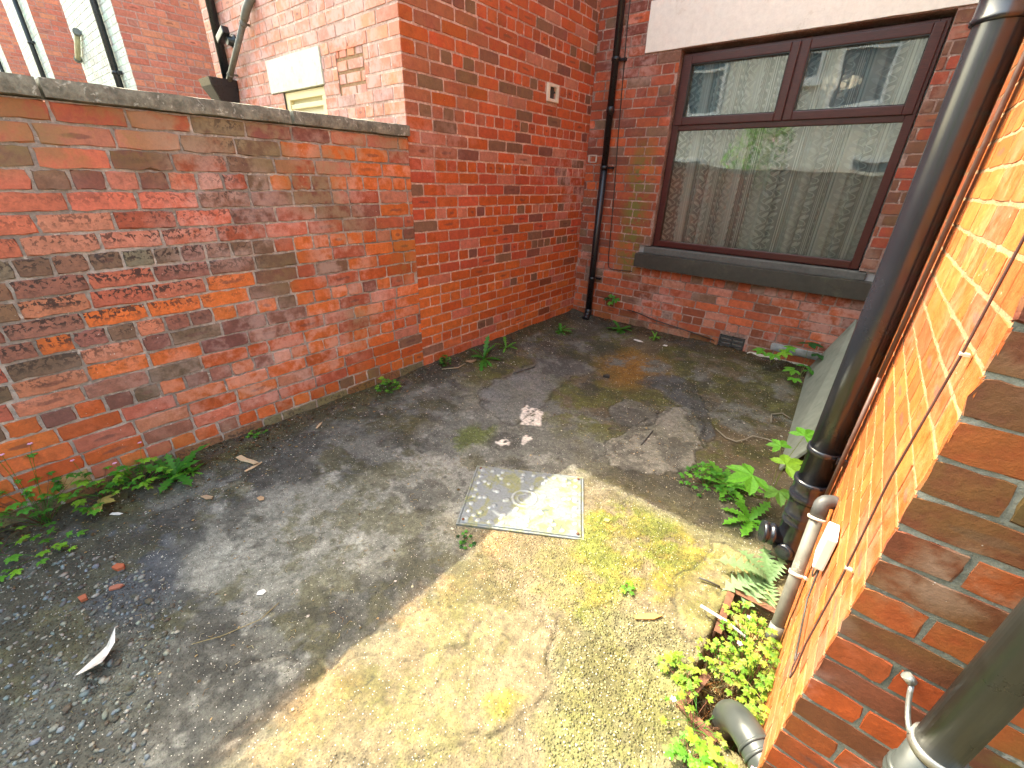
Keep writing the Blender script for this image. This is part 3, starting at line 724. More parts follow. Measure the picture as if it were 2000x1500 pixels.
gravR=[(-0.507,1.05),(-0.351,1.243),(-0.185,1.324),(0.003,1.163),(-0.011,0.81),(-0.1,.5),(-0.274,0.5),(-0.398,0.811)]
aggM=[(-1.312,1.082),(-0.532,1.805),(-0.17,1.752),(-0.395,1.146),(-0.746,0.848),(-1.022,0.945)]
slabS=[(-1.045,0.431),(-0.937,0.715),(-0.712,0.937),(-0.499,0.945),(-0.389,0.797),(-0.401,0.664),(-0.476,0.545),(-0.721,0.223),(-0.976,0.01)]
drainm=[(-0.249,1.496),(-0.151,1.852),(0.13,1.859),(0.167,1.624),(-0.039,1.601),(-0.028,1.338),(-0.115,1.243)]
cracks=[[(-1.3,.16),(-1.02,.33),(-0.798,0.556),(-0.789,0.63),(-0.731,0.702),(-0.726,0.819)],[(-0.538,0.987),(-0.44,0.867),(-0.398,0.747),(-0.427,0.642),(-0.476,0.545),(-.62,.42)],[(-0.489,1.037),(-0.429,1.122),(-0.401,1.201),(-0.445,1.311)],[(-1.612,0.389),(-1.667,0.449),(-1.697,0.499),(-1.67,0.61)],[(-0.988,2.255),(-0.907,2.478),(-0.82,2.718)],[(-1.374,0.08),(-1.281,0.112),(-1.316,0.178)],[(-.28,1.02),(-.2,1.12),(-.16,1.25),(-.06,1.3)],[(-1.25,3.3),(-1.1,3.42),(-.9,3.4)],[(-1.98,3.0),(-1.8,2.92),(-1.66,2.95)]]
HX0, HX1, HY0, HY1 = -.02, .165, .99, 1.585      # sunken gully
GHOLE = [(-.030, 1.60), (.175, 1.585), (.175, .97), (.06, .97), (-.035, 1.03)]
def axis(lo, hi, st, outer):
    a = list(np.arange(lo, hi + st / 2, st)); return np.array(sorted([-x for x in outer if -x < lo - .05] + a + [x for x in outer if x > hi + .05]))
gx = axis(-2.80, .30, .0085, [.6, 1.2, 2.5, 5, 9, 15, 30, 80, 3.2, 4, 6, 12, 20, 200])
gy = axis(-1.2, 4.62, .0095, [1.6, 2.2, 3, 5, 6.5, 8, 12, 20, 40, 100, 200])
X, Y = np.meshgrid(gx, gy, indexing='ij')
Zg = np.maximum(.095 * sstep((-X - 1.3) / 1.3), np.maximum(.08 * sstep((Y - 3.2) / 1.2), .03 * sstep((X + .1) / .25)))
inside = (X > -2.9) & (X < .5) & (Y < 4.8) & (Y > -1.6)
wx = X + (fbm(X, Y, 9, 4, 1) - .5) * .12; wy = Y + (fbm(X, Y, 9, 4, 2) - .5) * .12
n0 = fbm(X, Y, 2.2, 7, 3, .68); n1 = fbm(X, Y, 14, 4, 4, .6); n2 = fbm(X, Y, 60, 2, 6); n3 = fbm(X, Y, 5, 7, 8, .72)
def blend(col, target, m): return col * (1 - m[..., None]) + np.array(target)[None, None] * m[..., None]
base = np.array(lin(108, 107, 99, .82)); col = np.ones(X.shape + (3,)) * base
col = blend(col, lin(76, 76, 72, .85), sstep((.6 * n0 + .4 * n1 - .46) / .14))
col = blend(col, lin(160, 158, 148, .85), sstep((.6 * n3 + .4 * n1 - .52) / .1) * .6)
far_ = sstep((Y - 1.9 + .5 * (n3 - .5)) / .7) * sstep((X + 2.9) / .4)
col = blend(col, lin(98, 80, 50, .82), far_ * .72 * sstep((n0 - .3) / .2)); col = blend(col, lin(90, 90, 40, .85), far_ * .85 * sstep((n3 - .44) / .12))
m = sstep((Y - 1.88) / .06) * sstep((2.75 - Y) / .4) * sstep((X + 1.0) / .25); col = blend(col, lin(70, 64, 48, .82), m * .72 * (.45 + n1))  # painted shade: ground darkened behind the shadow edge to strengthen it
edge_ = np.maximum(sstep((-2.42 - X + .25 * (n3 - .5)) / .16), sstep((Y - 4.22 + .25 * (n3 - .5)) / .14)); col = blend(col, lin(72, 54, 36, .82), edge_ * .8)
agg = .45 + .4 * sstep((n3 - .45) / .2)
hgt = (n0 - .5) * .02 + (n3 - .5) * .010 + (n1 - .5) * .0035
def patch(poly, soft=.02, grow=0):
    return sstep((grow - poly_sdf(wx, wy, poly)) / soft)
m = patch(concA, .10, .06); col = blend(col, lin(164, 162, 148, .8), m * .5 * (0.5 + .8 * n1)); agg = agg * (1 - .6 * m)
m = patch(concB, .012, .0); col = blend(col, lin(138, 134, 124, .8), m * .75); hgt += .007 * m; agg = agg * (1 - .5 * m)
m = patch(greyC, .10, .03); col = blend(col, lin(122, 122, 118, .8), m * .7)
m = patch(arcE, .025, .0); col = blend(col, lin(80, 81, 80, .8), m * .9); hgt += .010 * m
m = patch(bumpD, .010, .0); col = blend(col, lin(112, 108, 100, .8), m * .9); hgt += .012 * m
m = patch(slabS, .010, .0); col = blend(col, lin(156, 142, 112, .72), m * .4); hgt += .009 * m; agg = agg * (1 - .45 * m)
m = patch(drainm, .02, .0); col = blend(col, lin(170, 158, 124, .75), m * .75); hgt += .006 * m; agg = agg * (1 - .7 * m)
m = patch(aggM, .15, .05); agg = np.maximum(agg, m); col = blend(col, lin(148, 134, 100, .68), m * .6)
sunlit_tan = sstep((X + 1.15) / .35) * sstep((2.0 - Y) / .25); col = blend(col, lin(150, 136, 104, .68), sunlit_tan * .7)  # tan tone painted in over the area the sun reaches
# ochre stain running along the left of the sunlit part
och = sstep(1 - np.abs(X + .98 + .1 * (n3 - .5)) / .16) * sstep((1.5 - Y) / .3) * sstep((Y + .3) / .3); col = blend(col, lin(172, 128, 70, .75), och * .45 * sstep((n3 - .35) / .2))
m = np.maximum(patch(gravR, .10, .04), patch(gravL, .12, .08)); agg = np.maximum(agg, 1.25 * m); col = blend(col, lin(128, 128, 92, .72), patch(gravR, .10, .04) * .8)
col = blend(col, lin(96, 96, 84, .75), patch(gravL, .15, .08) * .7)
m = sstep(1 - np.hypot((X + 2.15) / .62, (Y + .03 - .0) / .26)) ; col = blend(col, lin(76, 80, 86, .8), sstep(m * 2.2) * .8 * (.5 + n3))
col = col * [1, .955, .91] ** (sstep((X + 1.15) / .35) * sstep((2.1 - Y) / .3))[..., None]  # colour warmed only inside the sunlit area
col = col * (1 - .22 * (sstep((X + 1.15) / .35) * sstep((2.1 - Y) / .3)))[..., None]  # same sunlit area painted darker to temper the sun
# moss films
moss = np.zeros_like(X)
dark_olive = np.maximum(patch(moss1, .22, .15), patch(moss5, .25, .1)) * sstep((n3 - .38) / .14)
dark_olive = np.maximum(dark_olive, sstep((Y - 2.4) / .8) * sstep((n3 - .5) / .1) * .8)
dark_olive = np.maximum(dark_olive, sstep((-2.32 - X) / .12) * .85)
dark_olive = dark_olive * sstep((n1 - .28) / .3); col = blend(col, lin(70, 66, 38, .8), dark_olive * .85); moss = np.maximum(moss, dark_olive * .5)
m = patch(rust, .34, .16) * sstep((n3 - .36) / .15); col = blend(col, lin(140, 98, 40, .78), m * .85); moss = np.maximum(moss, m * .4)
m = np.maximum(patch(moss2, .12, .03), 0) * sstep((n1 - .36) / .15); col = blend(col, lin(92, 102, 40, .75), m * .8); moss = np.maximum(moss, m)
m = np.maximum(patch(moss3, .10, .05), patch(moss4, .05, .02)) * sstep((.55 * n1 + .45 * n3 - .40) / .10)
mcol = np.array(lin(138, 128, 52, .72))[None, None] * (1 - sstep((n3 - .5) / .12))[..., None] + np.array(lin(112, 122, 44, .72))[None, None] * sstep((n3 - .5) / .12)[..., None]
col = col * (1 - .85 * m[..., None]) + mcol * .85 * m[..., None]; moss = np.maximum(moss, m)
m = sstep((fbm(X, Y, 3.3, 7, 55, .75) - .53) / .08) * .55 * sstep((2.4 - Y)) ; col = blend(col, lin(84, 80, 40, .75), m); moss = np.maximum(moss, m * .6)
# green algae bloom over the sunlit side and damp dark stains in the shade
m = sstep((fbm(X, Y, 4.1, 7, 61, .72) - .50) / .09) * sstep((X + 1.1) / .3) * sstep((2.1 - Y) / .3); col = blend(col, lin(122, 122, 66, .75), m * .35); moss = np.maximum(moss, m * .5)
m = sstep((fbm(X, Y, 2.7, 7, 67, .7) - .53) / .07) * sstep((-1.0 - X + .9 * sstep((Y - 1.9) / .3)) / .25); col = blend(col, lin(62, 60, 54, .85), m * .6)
hgt += moss * (.003 + .005 * n1)
for wp in whites:
    m = patch(wp, .008, .0) * sstep((fbm(X, Y, 40, 3, 77) - .33) / .05); col = blend(col, lin(226, 214, 200, .8), m); hgt += .003 * m
for i, ck in enumerate(cracks):
    d = line_d(wx, wy, ck); m = sstep((.0075 * (.4 + 1.2 * n1) - d) / .006); hgt -= .006 * m; col = blend(col, lin(60, 52, 40, .75), m * .45)
for pl_ in (concB, arcE, bumpD, greyC, drainm):
    d = np.abs(poly_sdf(wx, wy, pl_)); m = sstep((.010 * (.3 + 1.4 * n3) - d) / .007); col = blend(col, lin(54, 50, 42, .8), m * .6); hgt -= .003 * m
# pocks
pk = sstep((vnoise(X * 38, Y * 38, 91) - .93) / .03); hgt -= .004 * pk; col = blend(col, lin(46, 42, 38, .75), pk * .6)
# sunken gully box
inh = poly_sdf(X, Y, GHOLE); m = sstep((-inh) / .012); hgt -= .10 * m; col = blend(col, lin(104, 84, 52, .7), sstep((-inh + .01) / .02) * .9); agg = agg * (1 - m)
# silt heap against the side walls
hgt += (.022 + .03 * (n3 - .4)) * sstep((-2.50 - X) / .14) + (.02 + .03 * (n1 - .4)) * sstep((Y - 4.38) / .12) + .012 * sstep((X - .10) / .06) * (1 - m)
hgt += (n2 - .5) * .0022 * agg
Zg = Zg + hgt * inside
Zg[~inside] = np.minimum(Zg[~inside], 0)
nxx, nyy = X.shape
V = np.stack([X, Y, Zg], -1).reshape(-1, 3)
I = np.arange(nxx * nyy).reshape(nxx, nyy); F = np.stack([I[:-1, :-1], I[1:, :-1], I[1:, 1:], I[:-1, 1:]], -1).reshape(-1, 4)
me = bpy.data.meshes.new('ground'); me.vertices.add(len(V)); me.vertices.foreach_set('co', V.ravel())
me.loops.add(len(F) * 4); me.loops.foreach_set('vertex_index', F.ravel().astype(np.int32)); me.polygons.add(len(F)); me.polygons.foreach_set('loop_start', np.arange(len(F), dtype=np.int32) * 4); me.update(calc_edges=True)
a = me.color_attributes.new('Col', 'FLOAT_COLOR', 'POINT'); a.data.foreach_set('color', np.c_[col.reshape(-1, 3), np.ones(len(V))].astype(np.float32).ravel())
a = me.attributes.new('msk', 'FLOAT_VECTOR', 'POINT'); a.data.foreach_set('vector', np.stack([agg, moss, n0], -1).reshape(-1, 3).astype(np.float32).ravel())
me.polygons.foreach_set('use_smooth', np.ones(len(F), bool))
def ground_mat():
    m, t, p = nmat('old_concrete'); b = NB(t); P = b.pos(); col = b.attr('Col').outputs['Color']
    s = b.n('SeparateXYZ'); t.links.new(b.attr('msk').outputs['Vector'], s.inputs[0]); ag, mo = s.outputs[0], s.outputs[1]
    n1 = b.noise(40, 6, .7, P); n2 = b.noise(170, 4, .7, P); n3 = b.noise(9, 5, .65, P)
    v = b.vor(95, P); v2 = b.vor(210, P)
    peb = b.ramp(v.outputs['Distance'], .05, .55, 1, 0)
    c = b.scale(col, b.math('MULTIPLY', b.ramp(n1, .3, .7, .55, 1.45, False), b.ramp(n2, .3, .7, .68, 1.32, False)))
    c = b.scale(c, b.ramp(n3, .3, .7, .78, 1.22, False))
    sv = b.n('SeparateColor'); t.links.new(v.outputs['Color'], sv.inputs[0])
    stone = b.mix(sv.outputs[0], b.scale(c, .55), b.scale(c, 1.55))
    c = b.mix(b.math('MULTIPLY', b.math('MULTIPLY', ag, peb), .65), c, stone)
    s2 = b.n('SeparateColor'); t.links.new(v2.outputs['Color'], s2.inputs[0])
    c = b.mix(b.math('MULTIPLY', b.ramp(s2.outputs[0], .955, .96), b.ramp(v2.outputs['Distance'], .38, .3)), c, (.62, .58, .5, 1))
    c = b.mix(b.math('MULTIPLY', b.ramp(s2.outputs[1], .93, .94), b.ramp(v2.outputs['Distance'], .4, .32)), c, (.03, .027, .024, 1))
    t.links.new(c, p.inputs['Base Color']); t.links.new(b.ramp(n1, .3, .7, .7, .95, False), p.inputs['Roughness']); p.inputs['Specular IOR Level'].default_value = .35
    h = b.math('ADD', b.math('MULTIPLY', b.math('MULTIPLY', peb, ag), 1.1), b.math('ADD', b.math('MULTIPLY', n1, .8), b.math('MULTIPLY', n2, .5)))
    t.links.new(b.bump(h, .85, .005), p.inputs['Normal']); return m
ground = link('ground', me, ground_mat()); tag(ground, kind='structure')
def gzz(x, y):
    i = min(max(int(np.searchsorted(gx, x)), 0), nxx - 1); j = min(max(int(np.searchsorted(gy, y)), 0), nyy - 1); return float(Zg[i, j])

# ------------------------------------------------------------------ pipes and fittings
def arcpts(a, b_, c_, n=8):
    a, b_, c_ = Vector(a), Vector(b_), Vector(c_)
    return [(a * (1 - t) ** 2 + b_ * 2 * t * (1 - t) + c_ * t * t) for t in [i / n for i in range(n + 1)]]
M_soil = simple_mat('brown_black_plastic', (.011, .013, .019), .22, .12, 3, 0, spec=.8)
M_greyp = simple_mat('weathered_grey_plastic', (.13, .13, .115), .55, .25, 18, .2, .001, dirt=(.28, .27, .23), dscale=22, dlo=.6, dhi=.66)
M_grey2 = simple_mat('faded_black_plastic', (.045, .052, .052), .33, .2, 14, .1, .0008, dirt=(.16, .17, .15), dscale=30, dlo=.68, dhi=.72)
M_metal = simple_mat('dull_steel', (.35, .35, .34), .4, .15, 40, .1, metal=.8)
PX_, PY_ = .105, 1.87
sp_ = thing('soil_pipe', 'thick black plastic soil pipe running up in front of the sunlit orange wall', 'drainpipe', (PX_, PY_, 0))
b = MB(); b.tube([(PX_, PY_, .50), (PX_ - .006, PY_, 1.25), (PX_ - .012, PY_, 2.0), (PX_ - .020, PY_, 3.0), (PX_ - .04, PY_, 5.8)], .055, 40, cap=True); b.build('pipe', M_soil, sp_)
ft = Vector((PX_ + .018, PY_, .02)); top = Vector((PX_, PY_, .50)); ax = (top - ft).normalized()
b = MB(); L0 = (top - ft).length
b.lathe(ft, ax, [(-.03, .064), (.05, .064), (.055, .057), (.10, .057), (.105, .062), (.115, .062), (.12, .057), (.27, .057), (.275, .0615), (.283, .0615), (.287, .058), (.31, .058), (.315, .0615), (.323, .0615), (.328, .058), (.40, .058), (.405, .066), (.415, .068), (.425, .066), (.43, .062), (.475, .062), (.482, .066), (.495, .066), (.50, .060)], 40)
b.build('socket_fitting', M_soil, sp_)
b = MB(); acc = ft + ax * .17
b.lathe(acc + Vector((-.02, -.005, 0)), (-.95, -.30, .05), [(0, .043), (.05, .043), (.052, .050), (.066, .050), (.068, .046), (.08, .046), (.082, .05), (.098, .05), (.10, .045)], 28)
b.build('access_cap', M_soil, sp_)
b = MB(); b.lathe(acc + Vector((0, -.03, -.035)), (-.35, -.93, .12), [(0, .034), (.045, .034), (.047, .030), (.049, .014)], 24); b.build('side_boss', M_soil, sp_)
for zz in (.66, 2.32):
    b = MB(); b.lathe((PX_ - .003 - (.011 if zz > 1 else 0), PY_, zz - .012), (0, 0, 1), [(0, .056), (.001, .0595), (.023, .0595), (.024, .056)], 40)
    b.box(PX_ + .04, XR - .004, PY_ - .062, PY_ - .046, zz - .012, zz + .012); b.box(PX_ + .04, XR - .004, PY_ + .046, PY_ + .062, zz - .012, zz + .012)
    b.build('bracket', M_soil, sp_)
b = MB(); b.lathe((PX_ - .012, PY_, 1.985), (0, 0, 1), [(0, .057), (.003, .063), (.012, .064), (.016, .061), (.075, .061), (.08, .064), (.09, .064), (.095, .058)], 40); b.build('collar', M_soil, sp_)

# thin brown pipe close behind it
M_brownp = simple_mat('painted_brown_pipe', (.09, .05, .042), .5, .25, 30, .2)
b = MB(); b.tube([(XR - .022, 1.80, 1.02), (XR - .022, 1.80, 2.0), (XR - .022, 1.80, 3.6)], .0068, 12)
b.tube([(XR - .022, 1.80, .50), (XR - .022, 1.80, 1.02)], .007, 12)
tag(b.build('copper_pipe', M_brownp, None, origin=(XR, 1.8, .5)), 'thin brown painted pipe on the wall just behind the thick soil pipe', 'pipe')

# grey waste pipe with elbow into the wall
gw = thing('waste_pipe', 'weathered grey waste pipe from low in the orange wall down to the gully', 'pipe', (.15, 1.33, 0))
P0 = Vector((.140, 1.60, .585)); P1 = Vector((.150, 1.385, .10))
b = MB(); b.tube([P0, P0.lerp(P1, .5), P1], .0205, 24); b.build('pipe', M_greyp, gw)
dirp = (P1 - P0).normalized()
b = MB(); b.tube([P0 + dirp * .045, P0 + dirp * .004] + arcpts(P0 + dirp * .004, P0 - dirp * .018, (XR - .012, P0.y + .025, P0.z + .012), 6)[1:] + [(XR - .002, P0.y + .028, P0.z + .012)], .0245, 24)
b.build('elbow', simple_mat('dark_grey_plastic', (.06, .062, .065), .5, .2, 20, .2), gw)
M_whitep = simple_mat('off_white_plastic', (.62, .56, .48), .5, .1, 20, .1)
b = MB(); b.tube([P0 + dirp * .045, P0 + dirp * .055], .0285, 24)
b.build('seal_ring', M_whitep, gw)
b = MB(); q = P0.lerp(P1, .50); b.tube([q - dirp * .006, q + dirp * .006], .0245, 24); b.tube([q + Vector((.018, 0, 0)), (XR - .004, q.y - .015, q.z + .01)], .006, 10); b.build('pipe_clip', M_whitep, gw)
b = MB(); b.tube([P1 - dirp * .06, P1], .0235, 24); b.build('coupling', M_greyp, gw)

# downpipe on the shaded end face, lower right
dx, dy, dr = .352, .782, .034
dp = thing('downpipe', 'faded black downpipe with metal bracket on the brown end face, lower right', 'drainpipe', (dx, dy, 0))
b = MB(); b.tube([(dx, dy, .20), (dx, dy, .7)], dr * 1.0, 36); b.tube([(dx, dy, .66), (dx, dy, 2.2), (dx, dy, 5.0)], dr * .97, 36); b.build('pipe', M_grey2, dp)
b = MB(); b.lathe((dx, dy, .600), (0, 0, 1), [(0, dr), (.002, dr + .005), (.008, dr + .006), (.012, dr + .003), (.018, dr + .003), (.022, dr + .006), (.028, dr + .005), (.03, dr)], 36); b.build('collar', M_grey2, dp)
b = MB(); b.lathe((dx, dy, .705), (0, 0, 1), [(0, dr), (.001, dr + .004), (.018, dr + .004), (.019, dr)], 36)
b.tube(arcpts((dx - dr - .002, dy + .0, .715), (dx - dr - .012, dy + .03, .725), (dx - dr - .018, YC - .012, .775), 6), .0045, 8)
b.tube([(dx - dr - .018, YC - .012, .775), (dx - dr - .03, YC - .012, .785)], .009, 12)
b.build('bracket', M_metal, dp)
# elbow shoe at its foot running towards the gully
EL = thing('drain_elbow', 'fat black elbow pipe lying among the weeds at the bottom of the photo', 'drainpipe', (.2, .95, .1))
eb = MB(); pts = arcpts((.100, 1.06, .0), (.085, 1.0, .19), (.165, .93, .185), 10) + [Vector((.24, .865, .185)), Vector((dx - .02, dy + .02, .19))]
eb.tube(pts, .045, 32); eb.build('pipe', M_grey2, EL)
e2 = MB()
for i_, f_ in ((10, .0), (10, .25), (11, .0)):
    c0 = pts[i_].lerp(pts[min(i_ + 1, len(pts) - 1)], f_); ax_ = (pts[min(i_ + 1, len(pts) - 1)] - pts[i_]).normalized()
    e2.tube([c0 - ax_ * .004, c0 + ax_ * .004], .0478, 32)
e2.build('collar', M_grey2, EL)
b = MB(); bx_ = (.245, .86); b.box(bx_[0] - .011, bx_[0] + .011, YC - .055, YC - .050, .22, .30); b.tube([(bx_[0], YC - .054, .305), (bx_[0], YC - .007, .305)], .0085, 12)
b.build('bracket', M_metal, EL)

# back-corner downpipe
tx, ty = -2.40, 4.462
tp = thing('downpipe', 'slim black downpipe in the far corner between the two brick walls', 'drainpipe', (tx, ty, 0))
b = MB(); b.tube([(tx - .005, ty, .16), (tx, ty, 1.7)], .036, 24); b.tube([(tx, ty, 1.7), (tx - .01, ty, 6.3)], .033, 24); b.build('pipe', M_blackpl, tp)
for zz in (1.70, 2.62, .55):
    b = MB(); b.lathe((tx, ty, zz), (0, 0, 1), [(0, .036), (.002, .042), (.03, .042), (.032, .036)], 24); b.box(tx + .02, tx + .085, ty + .03, YB - .002, zz + .004, zz + .026); b.tube([(tx + .075, YB - .035, zz + .015), (tx + .075, YB - .003, zz + .015)], .012, 10); b.build('bracket', M_blackpl, tp)
b = MB(); b.lathe((tx, ty, 2.2), (0, 0, 1), [(0, .036), (.002, .040), (.05, .040), (.052, .036)], 24); b.build('collar', M_blackpl, tp)
b = MB(); b.tube([Vector((tx - .005, ty, .2))] + arcpts((tx - .005, ty, .16), (tx - .005, ty, .11), (tx + .01, ty - .09, .085), 6), .040, 24); b.build('shoe', M_blackpl, tp)

# neighbour's pipes beyond the wall
np_ = thing('downpipe', 'black downpipe dropping into a black hopper at the far edge of the neighbour wing', 'drainpipe', (-5.26, 2.05, 0))
b = MB(); b.tube([(-5.27, 2.078, 2.25), (-5.26, 2.078, 6.0)], .037, 24); b.build('pipe', M_blackpl, np_)
b = MB()
vs = []
for (z, hw, dpz) in ((2.36, .135, .12), (2.30, .13, .115), (2.13, .075, .07)):
    vs += [(-5.33 - hw + .05, YF - .005, z), (-5.33 + hw + .05, YF - .005, z), (-5.33 + hw + .05, YF - .005 - 2 * dpz, z), (-5.33 - hw + .05, YF - .005 - 2 * dpz, z)]
b.add(vs, [(i * 4 + j, i * 4 + (j + 1) % 4, i * 4 + 4 + (j + 1) % 4, i * 4 + 4 + j) for i in range(2) for j in range(4)] + [(8, 9, 10, 11)])
b.build('hopper', M_blackpl, np_, bevel=.01)
b = MB(); b.tube([(-5.28, 2.07, 2.15), (-5.28, 2.07, 0)], .034, 20); b.build('lower_pipe', M_blackpl, np_)
nw = thing('waste_pipe', 'grey waste pipe slanting down the neighbour wing into the black hopper', 'pipe', (-4.6, 2.06, 2.6))
b = MB(); b.tube([(-4.60, 2.07, 2.76), (-5.20, 2.05, 2.33)], .024, 18); b.build('pipe', M_greyp, nw)
b = MB(); b.tube([(-4.64, 2.07, 2.735)] + arcpts((-4.62, 2.07, 2.75), (-4.56, 2.07, 2.80), (-4.50, 2.10, 2.86), 5) + [(-4.49, YF, 2.86)], .031, 18); b.build('elbow', M_greyp, nw)
for f_ in (.12, .85):
    c0 = Vector((-4.60, 2.07, 2.76)).lerp(Vector((-5.20, 2.05, 2.33)), f_); a_ = Vector((-.6, -.02, -.43)).normalized()
    b = MB(); b.tube([c0 - a_ * .008, c0 + a_ * .008], .029, 16); b.box(c0.x - .008, c0.x + .008, c0.y, YF - .002, c0.z - .008, c0.z + .008); b.build('pipe_clip', M_greyp, nw)
lamp = thing('outside_lamp', 'small black wall lamp beside the slanting grey waste pipe', 'lamp', (-5.02, YF, 2.66))
b = MB(); b.lathe((-5.02, YF - .002, 2.64), (0, -1, 0), [(0, .055), (.02, .055), (.03, .04), (.07, .035)], 20); b.build('base', M_blackpl, lamp)
b = MB(); b.obox((-5.07, YF - .075, 2.68), (.085, .0, .03), (0, .03, 0), (-.010, 0, .028)); b.build('head', M_blackpl, lamp, bevel=.01)
for i, (x_, za, zb_, lb) in enumerate(((-8.9, 0, 7.2, 'black downpipe on the whitewashed end nearest the neighbour wing'), (-14.2, 0, 7.2, 'black downpipe on the second whitewashed end from the right'), (-19.6, 0, 7.2, 'black downpipe at the extreme top left of the photo'))):
    d_ = thing('downpipe', lb, 'drainpipe', (x_, YF - .06, 0), 'downpipes on the far wings')
    b = MB(); b.tube([(x_, YF - .055, za), (x_, YF - .055, zb_)], .042, 16); b.build('pipe', M_blackpl, d_)
    for zz in (2.75, 3.75):
        b = MB(); b.tube([(x_, YF - .055, zz), (x_, YF - .055, zz + .04)], .05, 16); b.box(x_, x_ + .12, YF - .05, YF - .01, zz, zz + .04); b.build('bracket', M_blackpl, d_)
fw = thing('waste_pipe', 'short cream waste pipe slanting on the nearest whitewashed end wall', 'pipe', (-10.6, YF - .05, 3.2))
b = MB(); b.tube([(-10.30, YF - .05, 3.42), (-10.85, YF - .05, 3.12)], .035, 14); b.build('pipe', simple_mat('cream_plastic', lin(220, 214, 176, .7), .5, .1), fw)
for f_ in (.02, .95): b = MB(); c0 = Vector((-10.30, YF - .05, 3.42)).lerp(Vector((-10.85, YF - .05, 3.12)), f_); b.tube([c0 + Vector((.02, 0, .01)), c0 - Vector((.02, 0, .01))], .05, 14); b.build('coupling', M_greyp, fw)

# vent plate on the tall wall
ve = thing('wall_vent', 'small white vent plate with a dark broken centre high on the tall brick wall', 'vent', (XL, 3.8, 2.3))
b = MB(); a0, a1, c0, c1 = 3.718, 3.897, 2.228, 2.368; t_ = .035
for (p, q, r_, s_) in ((a0, a0 + t_, c0, c1), (a1 - t_, a1, c0, c1), (a0 + t_, a1 - t_, c0, c0 + .025), (a0 + t_, a1 - t_, c1 - .025, c1)): b.box(XL - .004, XL + .018, p, q, r_, s_)
b.box(XL - .03, XL - .02, a0, a1, c0, c1)
b.build('plate', simple_mat('aged_white_plastic', lin(232, 224, 205, .85), .5, .08, 30, .2), ve, bevel=.004)
b = MB(); b.box(XL - .012, XL + .006, 3.785, 3.83, 2.25, 2.345); b.box(XL - .012, XL + .008, 3.765, 3.85, 2.30, 2.315); b.build('grille', M_grille, ve, bevel=.003)

# cables --------------------------------------------------------------------
M_cabr = simple_mat('brown_cable', (.06, .03, .026), .5, .2, 30, 0)
M_cabb = simple_mat('black_cable', (.03, .025, .022), .5, .2, 30, 0)
cb = thing('cable', 'reddish brown cable hanging down the sunlit orange wall and looping back at its foot', 'cable', (XR, .95, .5))
b = MB(); X_ = XR - .014; pts = [(X_, .945, 5.0), (X_, .945, 2.0), (X_, .948, 1.36), (X_ - .006, .955, 1.1), (X_, .96, .83), (X_ - .004, .945, .62), (X_, .94, .53)] + arcpts((X_, .94, .52), (X_, .945, .455), (X_, .975, .49), 5) + [(X_, .985, .54)]
b.tube(pts, .0021, 8); b.build('wire', M_cabr, cb)
for (y_, z_) in ((.948, 1.36), (.958, .865)): b = MB(); b.obox((X_ + .003, y_, z_), (.006, 0, 0), (0, .0045, 0), (0, 0, .0022)); b.build('cable_clip', M_whitep, cb)
jb = thing('junction_box', 'white plastic junction box on the orange wall next to the grey waste pipe', 'junction box', (XR, 1.3, .65))
b = MB(); b.obox((XR - .019, 1.292, .652), (.014, 0, 0), (0, .042, 0), (0, 0, .060)); b.build('box', simple_mat('bright_white_plastic', (.78, .77, .74), .35, .03, 20, .05), jb, bevel=.005)
cc_ = thing('cable', 'thin dark wires looping from the white junction box down the orange wall', 'cable', (XR, 1.2, .5))
b = MB()
b.tube([(X_, 1.27, .59), (X_, 1.25, .56), (X_, 1.22, .50), (X_, 1.12, .50), (X_, 1.02, .50), (X_, .99, .50)], .0028, 6)
b.tube([(X_, 1.285, .59)] + arcpts((X_, 1.29, .56), (X_, 1.31, .48), (X_, 1.37, .50), 5) + [(X_, 1.40, .56), (X_, 1.42, .60)], .0025, 6)
b.build('wire', M_cabb, cc_)
cd = thing('cable', 'thin dark cable down the back wall beside the slim downpipe, turning under the window sill', 'cable', (-2.3, YB, 1))
b = MB(); Y_ = YB - .012; b.tube([(-2.345, Y_, 5), (-2.35, Y_, 2.9), (-2.31, Y_, 2.0), (-2.28, Y_, 1.5), (-2.25, Y_, .76), (-2.235, Y_, .705), (-2.20, Y_, .69), (-1.95, Y_, .70)], .0045, 8); b.build('wire', M_cabb, cd)
ce = thing('cable', 'loose black cable trailing along the foot of the back wall', 'cable', (-1.6, YB, .2))
b = MB(); b.tube([(-1.93, YB - .02, .27), (-1.8, YB - .03, .265), (-1.6, YB - .03, .225), (-1.3, YB - .028, .195), (-.95, YB - .03, .15)], .006, 8); b.build('wire', M_cabb, ce)
# white paint mark on the corner
b = MB()
for (x0, x1, z0, z1) in ((-2.635, -2.53, 1.83, 1.838), (-2.635, -2.53, 1.765, 1.772), (-2.635, -2.618, 1.765, 1.838), (-2.545, -2.53, 1.765, 1.838)): b.box(x0, x1, YB - .0095, YB - .0065, z0, z1)
tag(b.build('paint_mark', M_whitep, None, origin=(-2.58, YB, 1.8)), 'small white painted square outline on the back wall near the corner', 'paint mark')

